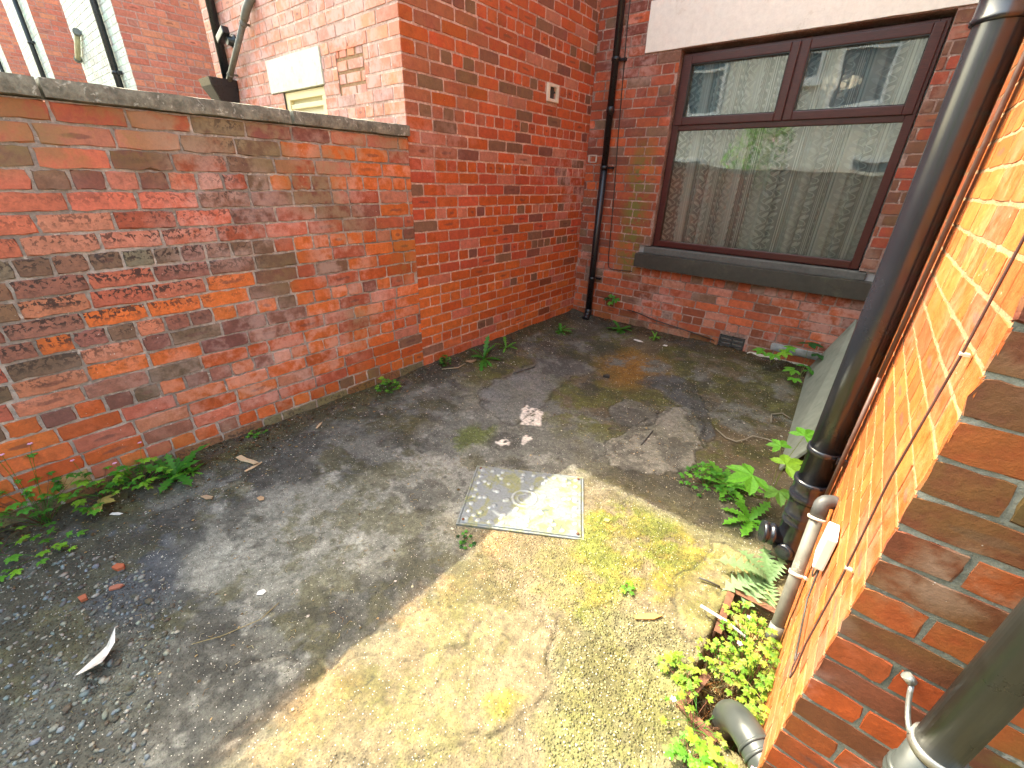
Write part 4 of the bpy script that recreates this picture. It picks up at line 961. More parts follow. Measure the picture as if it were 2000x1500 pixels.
# inspection cover ---------------------------------------------------------
mh = [Vector((-1.439, 1.508, 0)), Vector((-.913, 1.83, 0)), Vector((-.679, 1.429, 0)), Vector((-1.207, 1.12, 0))]
cen = sum(mh, Vector()) / 4; eu = (mh[1] - mh[0] + mh[2] - mh[3]).normalized(); ev = Vector((-eu.y, eu.x, 0)); hu, hv = .308, .231
zc_ = gzz(cen.x, cen.y) + .012
cov = thing('manhole_cover', 'square galvanised inspection cover with raised studs, half in sun and half in shade', 'manhole cover', (cen.x, cen.y, zc_))
NU, NV = 150, 112
uu = np.linspace(-hu, hu, NU); vv = np.linspace(-hv, hv, NV); UU, VV = np.meshgrid(uu, vv, indexing='ij'); hh = np.zeros_like(UU)
R3 = np.random.default_rng(5)
for i in range(10):
    for j in range(8):
        if R3.random() < .03: continue
        a_ = -hu + .030 + i * (2 * hu - .06) / 9; c_ = -hv + .028 + j * (2 * hv - .056) / 7
        if (i + j) % 2 and not (i in (0, 9) or j in (0, 7)): continue
        if math.hypot(a_, c_) < .085: continue
        rr = np.hypot(UU - a_, VV - c_) / .0142; hh = np.maximum(hh, .0040 * sstep((1.25 - rr) / .7))
for i in range(8):
    for j in range(6):
        a_ = -hu + .065 + i * (2 * hu - .13) / 7; c_ = -hv + .06 + j * (2 * hv - .12) / 5
        if math.hypot(a_, c_) < .09 or (i + j) % 2: continue
        rr = np.hypot(UU - a_, VV - c_) / .0135; hh = np.maximum(hh, .0038 * sstep((1.25 - rr) / .7))
rr = np.hypot(UU, VV)
hh = np.maximum(hh, .0035 * sstep((.010 - np.abs(rr - .064)) / .006)); hh = np.maximum(hh, .003 * sstep((.006 - np.abs(rr - .036)) / .005) * (UU + VV * .3 < .02))
hh += (fbm(UU + 3, VV + 3, 6, 3, 2) - .5) * .004
Vc = np.stack([UU * eu.x + VV * ev.x, UU * eu.y + VV * ev.y, hh], -1).reshape(-1, 3)
I = np.arange(NU * NV).reshape(NU, NV); Fc = np.stack([I[:-1, :-1], I[1:, :-1], I[1:, 1:], I[:-1, 1:]], -1).reshape(-1, 4).tolist()
sk = [I[i, 0] for i in range(NU)] + [I[-1, j] for j in range(1, NV)] + [I[i, -1] for i in range(NU - 2, -1, -1)] + [I[0, j] for j in range(NV - 2, 0, -1)]
kb = len(Vc); Vc = np.concatenate([Vc, Vc[sk] * [1, 1, 0] - [0, 0, .02]])
for i in range(len(sk)): Fc.append([int(sk[i]), kb + i, kb + (i + 1) % len(sk), int(sk[(i + 1) % len(sk)])])
me = bpy.data.meshes.new('plate'); me.from_pydata(Vc.tolist(), [], Fc); me.polygons.foreach_set('use_smooth', [True] * len(Fc))
at = me.attributes.new('hh', 'FLOAT', 'POINT'); at.data.foreach_set('value', np.concatenate([hh.ravel(), np.zeros(len(sk))]).astype(np.float32))
def cover_mat():
    m, t, p = nmat('galvanised_steel'); b = NB(t); P = b.n('TexCoord').outputs['Object']; h = b.attr('hh').outputs['Fac']
    n1 = b.noise(11, 5, .65, P, dist=.8); n2 = b.noise(70, 4, .7, P)
    c = b.mix(b.ramp(n1, .46, .62), (.21, .235, .25, 1), (.24, .25, .12, 1)); c = b.mix(b.ramp(n1, .60, .66), c, (.13, .16, .15, 1))
    c = b.mix(b.ramp(h, .0016, .0034, 0, .85), c, (.31, .34, .35, 1)); c = b.scale(c, b.ramp(n2, .3, .7, .8, 1.2, False))
    t.links.new(c, p.inputs['Base Color']); p.inputs['Metallic'].default_value = .2; t.links.new(b.ramp(n2, .3, .7, .25, .45, False), p.inputs['Roughness'])
    t.links.new(b.bump(n2, .3, .001), p.inputs['Normal']); return m
link('plate', me, cover_mat(), cov)
b = MB()
for sg in (-1, 1):
    b.obox(cen + ev * sg * (hv + .009) + Vector((0, 0, zc_ - .011)), eu * (hu + .014), ev * .005, (0, 0, .008)); b.obox(cen + eu * sg * (hu + .009) + Vector((0, 0, zc_ - .011)), ev * (hv + .004), eu * .005, (0, 0, .008))
b.build('rim', cover_mat(), cov, bevel=.001)
M_rust = simple_mat('rusty_steel', (.13, .055, .03), .85, .4, 40, .6, .003)
for su in (-1, 1):
    for sv in (-1, 1):
        b = MB(); c0 = cen + eu * su * (hu - .016) + ev * sv * (hv - .016); b.lathe((c0.x, c0.y, zc_ - .004), (0, 0, 1), [(0, .0075), (.009, .0075), (.0105, .005), (.0107, .002)], 14); b.build('screw', M_rust, cov)

# gully frame ---------------------------------------------------------------
gf = thing('gully_surround', 'broken rusty metal frame edging the open gully full of dead stems', 'drain', (.05, 1.3, 0))
def angle(p, q, h=.022, w_=.004, dz=.004):
    p = Vector((*p, gz(*p) + dz)); q = Vector((*q, gz(*q) + dz)); d = (q - p).normalized(); s_ = Vector((-d.y, d.x, 0)); mm = MB()
    mm.obox((p + q) / 2 - Vector((0, 0, h * .5)), d * (q - p).length / 2, s_ * w_, (0, 0, h)); mm.obox((p + q) / 2 + s_ * .012 + Vector((0, 0, h * .42)), d * (q - p).length / 2, s_ * .012, (0, 0, .0025))
    mm.build('frame_bar', M_rust, gf, bevel=.001)
angle((-.031, 1.607), (-.023, 1.35)); angle((.150, 1.590), (-.031, 1.607)); angle((-.005, 1.165), (-.045, 1.0)); angle((-.045, 1.0), (.085, .955))
# leaning board ---------------------------------------------------------------
lb = MB(); q0, q1, q2, q3 = Vector((-.02, 2.70, .02)), Vector((-.10, 4.47, .09)), Vector((.10, 4.50, .60)), Vector((.160, 2.78, .34))
nrm = (q1 - q0).cross(q3 - q0).normalized() * .009
lb.add([q0 - nrm, q1 - nrm, q2 - nrm, q3 - nrm, q0 + nrm, q1 + nrm, q2 + nrm, q3 + nrm], [(0, 1, 2, 3), (4, 5, 6, 7), (0, 1, 5, 4), (1, 2, 6, 5), (2, 3, 7, 6), (3, 0, 4, 7)])
tag(lb.build('cement_board', simple_mat('grey_green_cement_board', (.20, .22, .18), .9, .18, 14, .3, .002, dirt=(.13, .15, .12), dscale=5), None, bevel=.003, origin=(0, 3.5, .1)), 'grey green sheet of board leaning on the right wall behind the soil pipe', 'board')

# ------------------------------------------------------------------ plants
def leaf_mat(name, tint=(1, 1, 1)):
    m, t, p = nmat(name); b = NB(t); P = b.pos(); c = b.attr('Col').outputs['Color']; n = b.noise(90, 3, .6, P)
    c = b.scale(c, b.ramp(n, .3, .7, .8, 1.2, False)); t.links.new(c, p.inputs['Base Color']); p.inputs['Roughness'].default_value = .55; p.inputs['Specular IOR Level'].default_value = .35
    tl = b.n('BsdfTranslucent'); t.links.new(b.scale(c, 1.5), tl.inputs[0]); mx = b.n('MixShader'); mx.inputs[0].default_value = .35
    t.links.new(p.outputs[0], mx.inputs[1]); t.links.new(tl.outputs[0], mx.inputs[2]); t.links.new(mx.outputs[0], t.nodes['Material Output'].inputs[0]); return m
M_leaf = leaf_mat('green_leaf')
M_petal = leaf_mat('pink_petal')
def frame(pos, head, pitch_, roll_):
    f = Vector((math.cos(head) * math.cos(pitch_), math.sin(head) * math.cos(pitch_), math.sin(pitch_)))
    s_ = Vector((-math.sin(head), math.cos(head), 0)); u = f.cross(s_)
    u.negate(); u = -u if u.z < 0 else u
    s2 = s_ * math.cos(roll_) + u * math.sin(roll_); u2 = u * math.cos(roll_) - s_ * math.sin(roll_)
    return Vector(pos), f, s2, u2
def vcol(base, R, v=.2): k = R.uniform(1 - v, 1 + v); return tuple(max(0, c * k * R.uniform(.93, 1.07)) for c in base)
def strip_leaf(mb, pos, head, pitch_, length, width, col, wf, n=9, droop=.4, fold=.25, roll_=0):
    p, f, s_, u = frame(pos, head, pitch_, roll_); vs = []
    for i in range(n + 1):
        t = i / n; c_ = p + f * (length * t) + u * (-droop * length * t * t); w_ = width * wf(t, i)
        vs += [c_ + s_ * w_ + u * fold * w_, c_, c_ - s_ * w_ + u * fold * w_]
    mb.add(vs, [q for i in range(n) for q in ((3 * i, 3 * i + 1, 3 * i + 4, 3 * i + 3), (3 * i + 1, 3 * i + 2, 3 * i + 5, 3 * i + 4))], 0, col, True)
def lobed(mb, pos, head, pitch_, size, col, lobes=5, depth=.5, serr=.06, roll_=0, cup=.12, spread=2.35):
    """palmate leaf: star shaped outline about the stalk joint"""
    p, f, s_, u = frame(pos, head, pitch_, roll_); n = lobes * 10; vs = [p]
    for i in range(n + 1):
        a = -spread + 2 * spread * i / n; ph = (i / n) * lobes; d_ = abs((ph % 1) - .5) * 2
        r = (1 - depth * d_ ** 1.3) * (1 - .30 * (abs(a) / spread) ** 2) + (serr if i % 2 else -serr) * (1 - d_)
        r *= size; vs.append(p + f * (r * math.cos(a)) + s_ * (r * math.sin(a)) + u * (cup * r * math.cos(ph * 2 * math.pi) * .4 - .18 * r * r / size))
    mb.add(vs, [(0, i, i + 1) for i in range(1, n + 1)], 0, col, False)
def divided(mb, pos, head, pitch_, size, col, roll_=0):
    """herb robert leaf: three to five cut leaflets"""
    for k, (da, s) in enumerate(((0, 1), (.95, .85), (-.95, .85), (1.9, .6), (-1.9, .6))):
        strip_leaf(mb, pos, head + da, pitch_ * math.cos(da), size * s, size * .30 * s, col, lambda t, i: max(.04, math.sin(math.pi * min(1, t * .93 + .07)) ** .8 * (1.25 if i % 2 else .55)), 8, .2, .15, roll_)
def flower(mb, pos, r, col=(.72, .42, .62)):
    p = Vector(pos)
    for k in range(5):
        a = k * 2 * math.pi / 5; strip_leaf(mb, p, a, .25, r, r * .42, col, lambda t, i: max(.12, math.sin(math.pi * min(1, .15 + t * .75))), 4, .1, .1)
G1 = lin(104, 168, 54, .8); G2 = lin(78, 142, 48, .8); G3 = lin(146, 200, 62, .72); GD = lin(48, 98, 46, .7); GB = lin(110, 160, 66, .62); YEL = lin(206, 196, 110, .7); REDL = lin(178, 84, 52, .6)
def herb(x, y, label, r=.12, n=26, h=.12, size=.026, cols=(G1, G2, G3), red=.0, flowers=0, seed=0, group=None, z=None, rag=1.0, wall=False):
    R = random.Random(seed); z0 = gzz(x, y) if z is None else z; root = thing('herb_robert', label, 'weed', (x, y, z0), group)
    lm = MB(); st = MB()
    for i in range(n):
        a = R.uniform(0, 2 * math.pi); q = r * math.sqrt(R.random()); tx_, ty_ = x + q * math.cos(a) * rag, y + q * math.sin(a)
        if wall: tx_ = max(tx_, XL + .015)
        tx_ = min(tx_, XR - .012); zt_ = max(z0, gz(tx_, ty_)) + h * (1 - .6 * (q / r) ** 2) * R.uniform(.35, 1.1)
        c0 = Vector((x + R.uniform(-.02, .02), y + R.uniform(-.02, .02), z0)); tip = Vector((tx_, ty_, zt_))
        st.tube([c0, c0.lerp(tip, .55) + Vector((0, 0, .012)), tip], .0009, 4, col=vcol((.16, .07, .04), R) if R.random() < .5 else vcol(G2, R), cap=False)
        c_ = vcol(REDL, R) if R.random() < red else vcol(R.choice(cols), R)
        divided(lm, tip, a + R.uniform(-.6, .6), R.uniform(-.1, .45), size * R.uniform(.7, 1.25), c_, R.uniform(-.4, .4))
    for i in range(flowers):
        a = R.uniform(0, 6.28); tip = Vector((x + r * .8 * math.cos(a), y + r * .8 * math.sin(a), z0 + h * 1.25)); tip.x = min(tip.x, XR - .02)
        if wall: tip.x = max(tip.x, XL + .03)
        st.tube([Vector((x, y, z0)), tip], .0008, 4, col=G2, cap=False); fm = MB(); flower(fm, tip, .010); fm.build('flower', M_petal, root, recalc=False)
    lm.build('leaves', M_leaf, root, recalc=False); st.build('stems', M_leaf, root, recalc=False)
    return root
def dandelion(x, y, label, n=9, length=.12, seed=0, col=G1, up=.5, head0=None, name='dandelion', group=None, z=None, wid=.16, spr=6.28):
    R = random.Random(seed); z0 = gzz(x, y) if z is None else z; root = thing(name, label, 'weed', (x, y, z0), group); lm = MB()
    for i in range(n):
        a = (head0 if head0 is not None else 0) + spr * (i / n) + R.uniform(-.25, .25); L = length * R.uniform(.6, 1.15)
        strip_leaf(lm, (x, y, z0 + .004), a, R.uniform(.15, up + .35), L, L * wid, vcol(col, R), lambda t, k: max(.05, (.25 + .9 * t) * (1 - t ** 6) * (1.15 if k % 2 else .45)), 13, R.uniform(.25, .7), .2, R.uniform(-.3, .3))
    lm.build('leaves', M_leaf, root, recalc=False); return root
def seedling(x, y, label, leaves, seed=0, z=None, name='sycamore_seedling', group=None):
    """leaves: (dx, dy, dz, heading, pitch, size, colour)"""
    R = random.Random(seed); z0 = gzz(x, y) if z is None else z; root = thing(name, label, 'seedling', (x, y, z0), group); lm = MB(); st = MB()
    for (ax_, ay_, az_, hd, pt, sz, c_) in leaves:
        tip = Vector((x + ax_, y + ay_, z0 + az_)); st.tube([Vector((x, y, z0)), Vector((x + ax_ * .4, y + ay_ * .4, z0 + az_ * .75)), tip], .0016, 5, col=vcol(lin(150, 160, 90, .6), R), cap=False)
        lobed(lm, tip, hd, pt, sz, vcol(c_, R, .12), 5, .42, .05, R.uniform(-.2, .2))
    lm.build('leaves', M_leaf, root, recalc=False); st.build('stem', M_leaf, root, recalc=False); return root
pi = math.pi
LG = 'green weeds along the foot of the yard wall'
herb(-2.58, -.20, 'leafy herb robert with pink flowers at the far left foot of the yard wall', .20, 46, .36, .032, (G1, G2, G2), 0, 2, 1, None, wall=True)
herb(-2.585, .0, 'low clump of bright cut leaves beside the pale dead leaf at the wall foot', .14, 36, .18, .032, (G1, G3, G2), 0, 1, 2, None, wall=True)
herb(-2.56, .16, 'herb robert with a pink flower just left of the darker broad leaved weed', .11, 34, .17, .032, (G1, G3, G2), 0, 2, 3, None, wall=True)
herb(-2.36, -.24, 'sparse flat sprig of small leaves on the concrete at the left edge of photo', .13, 14, .04, .028, (G1, G3), 0, 0, 4)
herb(-2.50, -.36, 'leafy clump cut off by the left edge of the photo', .15, 22, .16, .032, (G1, G3), 0, 1, 5, wall=True)
dandelion(-2.53, .29, 'dark green broad leaved weed at the right end of the left hand clump', 14, .17, 6, G2, .9, wid=.2)
dandelion(-2.50, .36, 'small bright dandelion at the right end of the left hand clump', 10, .09, 7, G1, .5)
herb(-2.60, .74, 'tiny sprig of weed by the wall base near the cream bark strip', .05, 10, .03, .018, (G2, G1), 0, 0, 8)
herb(-2.53, 1.66, 'small bushy weed against the plinth midway along the left wall', .09, 34, .12, .027, (G1, G2, G3), 0, 0, 9, wall=True)
herb(-2.56, 2.27, 'little round mint like weed left of the tall dandelion', .045, 46, .11, .018, (G2, GD, G1), 0, 0, 10)
dandelion(-2.42, 2.62, 'upright dandelion with white seed heads by the tall wall', 15, .20, 11, G2, 1.1, wid=.14)
dandelion(-2.46, 2.98, 'pale drooping dandelion just right of the upright one', 7, .13, 12, G1, .6)
dandelion(-2.36, 3.80, 'flat weed at the wall foot nearest the far corner', 12, .15, 13, G2, .4)
dandelion(-1.90, 4.32, 'dark green weed under the wall seedling by the back wall', 16, .15, 14, G2, .6, wid=.2)
dandelion(-1.50, 4.33, 'small weed right of the darker one by the back wall', 8, .11, 15, G1, .6)
seedling(-2.12, YB - .01, 'young seedling growing out of the brickwork beside the slim downpipe', [(.0, -.05, .05, -1.6, -.3, .055, G2), (.05, -.06, .02, -1.0, -.4, .06, G2), (-.06, -.05, .01, -2.4, -.4, .055, GD), (.01, -.09, -.02, -1.6, -.5, .05, G1)], 16, z=.36)
seedling(-.38, 4.36, 'bright sycamore seedling in front of the pale render patch', [(-.10, -.05, .14, pi * 1.1, .1, .085, G1), (.05, -.06, .17, 0, .1, .09, G3), (.0, -.12, .15, -pi / 2, -.1, .085, G1), (.08, .0, .2, .4, .2, .08, G1)], 17)
seedling(-.14, 4.30, 'dark leaved sycamore seedling by the far top corner of the board', [(-.02, .05, .28, .9, .1, .12, GD), (.06, .0, .22, 0, -.1, .10, GD)], 18)
seedling(-.13, 4.18, 'low sycamore seedling between its dark leaved and bright neighbours', [(-.06, -.05, .10, pi * 1.2, 0, .09, G1), (.05, -.03, .12, -.3, 0, .09, G2), (.0, .07, .11, 1.5, 0, .08, G2), (-.03, -.12, .05, -1.4, 0, .07, G1)], 19)
dandelion(-.22, 2.33, 'spreading rosette of toothed green leaves left of the soil pipe', 26, .17, 20, G1, .55, wid=.15)
dandelion(-.06, 2.12, 'rounded leaved weed at the foot of the black soil pipe', 15, .15, 21, G1, .5, wid=.22)
herb(-.33, 2.28, 'loose feathery weed at the left of the toothed rosette', .15, 60, .10, .026, (G1, G2), 0, 0, 22)
seedling(-.02, 2.30, 'large leaved sycamore sapling against the black soil pipe', [(-.10, -.10, .22, -2.3, .0, .135, G1), (.02, -.02, .30, .9, .3, .10, G3), (.05, .12, .42, 1.2, .3, .085, G1), (.03, -.12, .20, -1.2, -.1, .09, GB), (-.03, .08, .34, 2.4, .2, .07, G1)], 23)
# thistle
th = thing('thistle', 'grey green spiny thistle beside the grey waste pipe, at the sunlit edge', 'thistle', (.07, 1.72, gz(.07, 1.72))); lm = MB(); R = random.Random(5); TH = lin(140, 170, 120, .62)
for i, (a, L, up) in enumerate(((3.3, .20, .5), (3.9, .19, .25), (4.4, .17, .2), (2.7, .15, .7), (5.0, .12, .3), (2.1, .14, .9), (3.6, .13, .9), (1.2, .12, 1.0))):
    strip_leaf(lm, (.09, 1.72, gz(.07, 1.7) + .02), a, up, L, L * .30, vcol(TH, R, .12), lambda t, k: max(.03, (.40 + .65 * t) * (1 - t ** 5) * (1.3 if k % 2 else .30)), 15, .45, .35, R.uniform(-.3, .3))
lm.build('leaves', M_leaf, th, recalc=False)
HG = 'sunlit herb robert around the gully'
lit = (lin(150, 186, 62, .62), lin(170, 196, 74, .62), lin(120, 164, 58, .66), lin(186, 192, 92, .6))
herb(.10, 1.33, 'dense yellow green herb robert heap directly below the grey waste pipe', .11, 84, .15, .0175, lit, .0, 1, 31)
herb(.125, 1.21, 'thick yellow green herb robert heap with a few reddish leaves against the orange wall', .10, 96, .17, .0175, lit, .02, 1, 32)
herb(.05, 1.46, 'small yellow green herb robert clump on the upper left of the gully', .07, 32, .08, .016, lit, .0, 0, 33)
herb(.02, 1.22, 'yellow green herb robert in the middle of the gully beside the rusty bar', .09, 40, .09, .016, lit, .0, 0, 34)
herb(.155, 1.04, 'yellow green herb robert behind the black elbow pipe at the wall corner', .05, 56, .17, .018, lit, .0, 0, 35)
herb(.02, .97, 'straggling herb robert with a pink flower over the lower rusty frame bar', .10, 34, .07, .016, lit, .0, 1, 36)
herb(-.10, 1.12, 'lone bright sprig left of the rusty frame', .045, 14, .05, .026, lit, 0, 0, 37)
herb(-.045, 1.10, 'small bright sprig touching the left rusty frame bar', .035, 12, .05, .024, lit, 0, 0, 38)
herb(.04, .86, 'green clump at the bottom edge left of the black elbow pipe', .07, 30, .07, .026, (G1, G3), 0, 0, 39)
herb(.12, .87, 'bright leaves at the bottom edge just below the elbow pipe', .05, 20, .05, .024, lit, 0, 1, 40)
herb(.30, .80, 'leafy clump with pink flower right of the elbow bracket, at the bottom edge', .06, 44, .24, .026, (G1, G3), 0, 2, 41, z=.02)
herb(-.38, 1.31, 'tiny clump of weed in the middle of the sunlit mossy concrete', .03, 10, .02, .018, (G1, G3), 0, 0, 42)
herb(-1.10, 1.06, 'tiny mossy sprig just below the shaded edge of the inspection cover', .05, 16, .015, .016, (G2, GD), 0, 0, 43)

# dead stems in the gully, moss tufts, gravel, flakes : uncountable stuff ----------------
def stuff_sticks():
    mb = MB(); R = random.Random(3)
    for i in range(900):
        x, y = R.uniform(-.03, .17), R.uniform(1.0, 1.59); z0 = gzz(x, y) + R.uniform(0, .035); a = R.uniform(0, 6.28); L = R.uniform(.015, .07)
        mb.tube([(x, y, z0), (x + L * math.cos(a), y + L * math.sin(a), z0 + R.uniform(-.01, .02))], R.uniform(.0006, .0018), 4, col=vcol(R.choice([lin(206, 176, 120, .7), lin(170, 120, 70, .7), lin(220, 205, 165, .7), lin(120, 80, 50, .7)]), R), cap=False)
    return tag(mb.build('dead_stems', M_petal, None, recalc=False), 'tangle of dry straw and dead stems filling the gully', 'debris', kind='stuff')
stuff_sticks()
M_stonev = leaf_mat('mixed_pebble')
def pebbles(name, label, cat, spots, cols, mat):
    v0 = []; mb_v = []; mb_f = []; cc = []
    ico = [(0, 0, 1), (.89, 0, .45), (.28, .85, .45), (-.72, .53, .45), (-.72, -.53, .45), (.28, -.85, .45), (.72, .53, -.45), (-.28, .85, -.45), (-.89, 0, -.45), (-.28, -.85, -.45), (.72, -.53, -.45), (0, 0, -1)]
    fi = [(0, 1, 2), (0, 2, 3), (0, 3, 4), (0, 4, 5), (0, 5, 1), (1, 6, 2), (2, 7, 3), (3, 8, 4), (4, 9, 5), (5, 10, 1), (1, 10, 6), (2, 6, 7), (3, 7, 8), (4, 8, 9), (5, 9, 10), (6, 11, 7), (7, 11, 8), (8, 11, 9), (9, 11, 10), (10, 11, 6)]
    R = random.Random(9); mb = MB()
    for (x, y, s) in spots:
        a = R.uniform(0, 6.28); ca, sa = math.cos(a), math.sin(a); sx, sy, sz = s * R.uniform(.7, 1.3), s * R.uniform(.5, 1), s * R.uniform(.35, .7); z = gzz(x, y) + sz * .35
        vs = []
        for (i, j, k) in ico:
            q = R.uniform(.85, 1.15); u_, w_ = i * sx * q, j * sy * q; vs.append((x + u_ * ca - w_ * sa, y + u_ * sa + w_ * ca, z + k * sz * q))
        mb.add(vs, fi, 0, vcol(R.choice(cols), R, .25), True)
    return tag(mb.build(name, mat, None, recalc=False), label, cat, kind='stuff')
M_peb = simple_mat('pebble', (1, 1, 1), .7, 0)
def peb_mat():
    m, t, p = nmat('pebble_stone'); b = NB(t); n = b.noise(120, 4, .7, b.pos()); t.links.new(b.scale(b.attr('Col').outputs['Color'], b.ramp(n, .3, .7, .75, 1.25, False)), p.inputs['Base Color']); p.inputs['Roughness'].default_value = .75; t.links.new(b.bump(n, .4, .002), p.inputs['Normal']); return m
M_peb = peb_mat()
R = random.Random(21); sp = []
def insd(poly, x, y): return float(poly_sdf(np.array([x]), np.array([y]), poly)[0])
gravL2 = [(-2.35, -.25), (-2.08, -.02), (-1.75, .06), (-1.5, -.03), (-1.2, -.2), (-1.25, -.7), (-2.4, -.8)]
cnt = 0
while cnt < 1500:
    x, y = R.uniform(-2.45, -1.1), R.uniform(-.8, .15)
    if insd(gravL2, x, y) < .03 * R.random(): sp.append((x, y, R.uniform(.0035, .010) if R.random() < .9 else R.uniform(.010, .016))); cnt += 1
pebbles('gravel', 'loose grey pebbles scattered in the bottom left of the yard', 'gravel', sp, [lin(150, 150, 140, .6), lin(110, 112, 108, .6), lin(176, 172, 158, .6), lin(96, 88, 74, .6), lin(134, 146, 150, .6)], M_peb)
sp = []
for i in range(1500):
    x, y = R.uniform(-.56, .02), R.uniform(.5, 1.3)
    if insd(gravR, x, y) < .04 * R.random() - .0: sp.append((x, y, R.uniform(.002, .0055)))
for i in range(900):
    x, y = R.uniform(-1.3, -.2), R.uniform(.3, 1.8)
    if insd(aggM, x, y) < .02: sp.append((x, y, R.uniform(.0012, .0034)))
pebbles('grit', 'exposed pale grit on the sunlit concrete', 'gravel', sp, [lin(190, 176, 130, .66), lin(160, 150, 104, .66), lin(208, 196, 156, .66), lin(120, 110, 80, .66)], M_peb)
# pale flakes of paint and leaf bits
mb = MB(); R = random.Random(4)
for i in range(3000):
    if R.random() < .35: x, y = R.uniform(-2.62, -2.2), R.uniform(-.4, 4.4)
    elif R.random() < .5: x, y = R.uniform(-1.4, .1), R.uniform(2.2, 4.4)
    else: x, y = R.uniform(-2.6, .1), R.uniform(-.4, 4.45)
    if x > -1.0 and y < 1.9 and R.random() < .8: continue
    s = R.uniform(.0018, .0056) * (1.7 if R.random() < .06 else 1); z = gzz(x, y) + .003; a = R.uniform(0, 6.28); k = R.uniform(.3, 1)
    q = [Vector((x, y, z)) + Vector((math.cos(a) * i_ * s * k - math.sin(a) * j_ * s, math.sin(a) * i_ * s * k + math.cos(a) * j_ * s, R.uniform(0, s * .5))) for i_, j_ in ((-1, -1), (1, -R.uniform(.5, 1)), (R.uniform(.6, 1), 1), (-1, R.uniform(.4, 1)))]
    mb.add(q, [(0, 1, 2, 3)], 0, vcol(R.choice([lin(225, 220, 205, .7), lin(200, 188, 160, .7), lin(190, 160, 110, .65), lin(120, 96, 60, .6)]), R, .15))
tag(mb.build('litter_flakes', M_petal, None, recalc=False), 'tiny pale flakes of paint and leaf strewn over the shaded concrete', 'debris', kind='stuff')
# brown rootlets
mb = MB()
for i in range(520):
    if R.random() < .5: x, y = R.uniform(-2.55, -1.1), R.uniform(-.35, 1.6)
    else: x, y = R.uniform(-1.0, .12), R.uniform(1.9, 3.6)
    a = R.uniform(0, 6.28); L = R.uniform(.008, .03); z = gzz(x, y) + .003
    mb.tube([(x, y, z), (x + L * .5 * math.cos(a), y + L * .5 * math.sin(a), z + .003), (x + L * math.cos(a + .7), y + L * math.sin(a + .7), gzz(x + L * math.cos(a + .7), y + L * math.sin(a + .7)) + .002)], .0008, 3, col=vcol(R.choice([lin(190, 160, 110, .65), lin(150, 112, 66, .6), lin(205, 190, 150, .65)]), R), cap=False)
tag(mb.build('rootlets', M_petal, None, recalc=False), 'fine dry rootlets scattered over the yard', 'debris', kind='stuff')
mb = MB()
for i in range(1500):
    if R.random() < .6: x, y = XL + .01 + abs(R.gauss(0, .10)), R.uniform(-.4, 4.4)
    else: x, y = R.uniform(-2.5, -.1), YB - .02 - abs(R.gauss(0, .08))
    s = R.uniform(.003, .010); z = gzz(x, y) + .003; a = R.uniform(0, 6.28); k = R.uniform(.3, .9)
    q = [Vector((x, y, z)) + Vector((math.cos(a) * i_ * s * k - math.sin(a) * j_ * s, math.sin(a) * i_ * s * k + math.cos(a) * j_ * s, R.uniform(0, s * .7))) for i_, j_ in ((-1, -1), (1, -.6), (.8, 1), (-1, .7))]
    mb.add(q, [(0, 1, 2, 3)], 0, vcol(R.choice([lin(110, 80, 50, .7), lin(84, 60, 40, .7), lin(150, 116, 76, .7), lin(66, 50, 36, .7)]), R, .2))
tag(mb.build('leaf_litter', M_petal, None, recalc=False), 'crumbled brown leaf litter gathered along the foot of the walls', 'debris', kind='stuff')
# moss cushions: tiny blades
mb = MB(); R = random.Random(14); cnt = 0
while cnt < 7000:
    if R.random() < .72: x, y = R.uniform(-.78, -.1), R.uniform(1.0, 1.9)
    elif R.random() < .5: x, y = R.uniform(-1.85, -1.5), R.uniform(1.45, 2.0)
    else: x, y = R.uniform(-.56, -.42), R.uniform(.56, .7)
    i_ = min(int(np.searchsorted(gx, x)), nxx - 1); j_ = min(int(np.searchsorted(gy, y)), nyy - 1)
    cnt += 1
    if moss[i_, j_] < .45 or n3[i_, j_] < .47: continue
    z = Zg[i_, j_]; h_ = R.uniform(.003, .008); a = R.uniform(0, 6.28); w_ = .0016
    mb.add([(x - w_ * math.sin(a), y + w_ * math.cos(a), z - .001), (x + w_ * math.sin(a), y - w_ * math.cos(a), z - .001), (x + h_ * .6 * math.cos(a), y + h_ * .6 * math.sin(a), z + h_)], [(0, 1, 2)], 0, vcol(R.choice([lin(150, 156, 50, .66), lin(120, 140, 44, .66), lin(170, 150, 60, .66)]), R))
tag(mb.build('moss', M_leaf, None, recalc=False), 'patches of yellow green moss on the concrete', 'moss', kind='stuff')

# single pieces of litter --------------------------------------------------------
def chip(name, label, cat, x, y, pts, th_, colr, head, rough=.7, curl=.0, group=None, tilt=0, dz=.004):
    """flat irregular piece with real thickness"""
    z = gzz(x, y) + dz; mb = MB(); n = len(pts); ca, sa = math.cos(head), math.sin(head)
    vs = []
    for s_ in (0, 1):
        for i, (a, c_) in enumerate(pts): vs.append((x + a * ca - c_ * sa, y + a * sa + c_ * ca, z + s_ * th_ + curl * (a * a) * 8 + tilt * c_))
    mb.add(vs, [tuple(reversed(range(n))), tuple(range(n, 2 * n))] + [(i, (i + 1) % n, n + (i + 1) % n, n + i) for i in range(n)])
    m = simple_mat(name + '_surface', colr, rough, .12, 60, .2, .001)
    return tag(mb.build(name, m, None, origin=(x, y, z)), label, cat, group)
CR = lin(226, 196, 156, .7); WH = lin(235, 232, 224, .8)
chip('bark_strip', 'longer cream strip of bark lying near the left wall weeds', 'bark', -2.40, .60, [(-.075, -.014), (-.03, -.02), (.03, -.012), (.07, -.018), (.085, .004), (.04, .014), (-.02, .012), (-.07, .016)], .004, CR, .30, curl=.15)
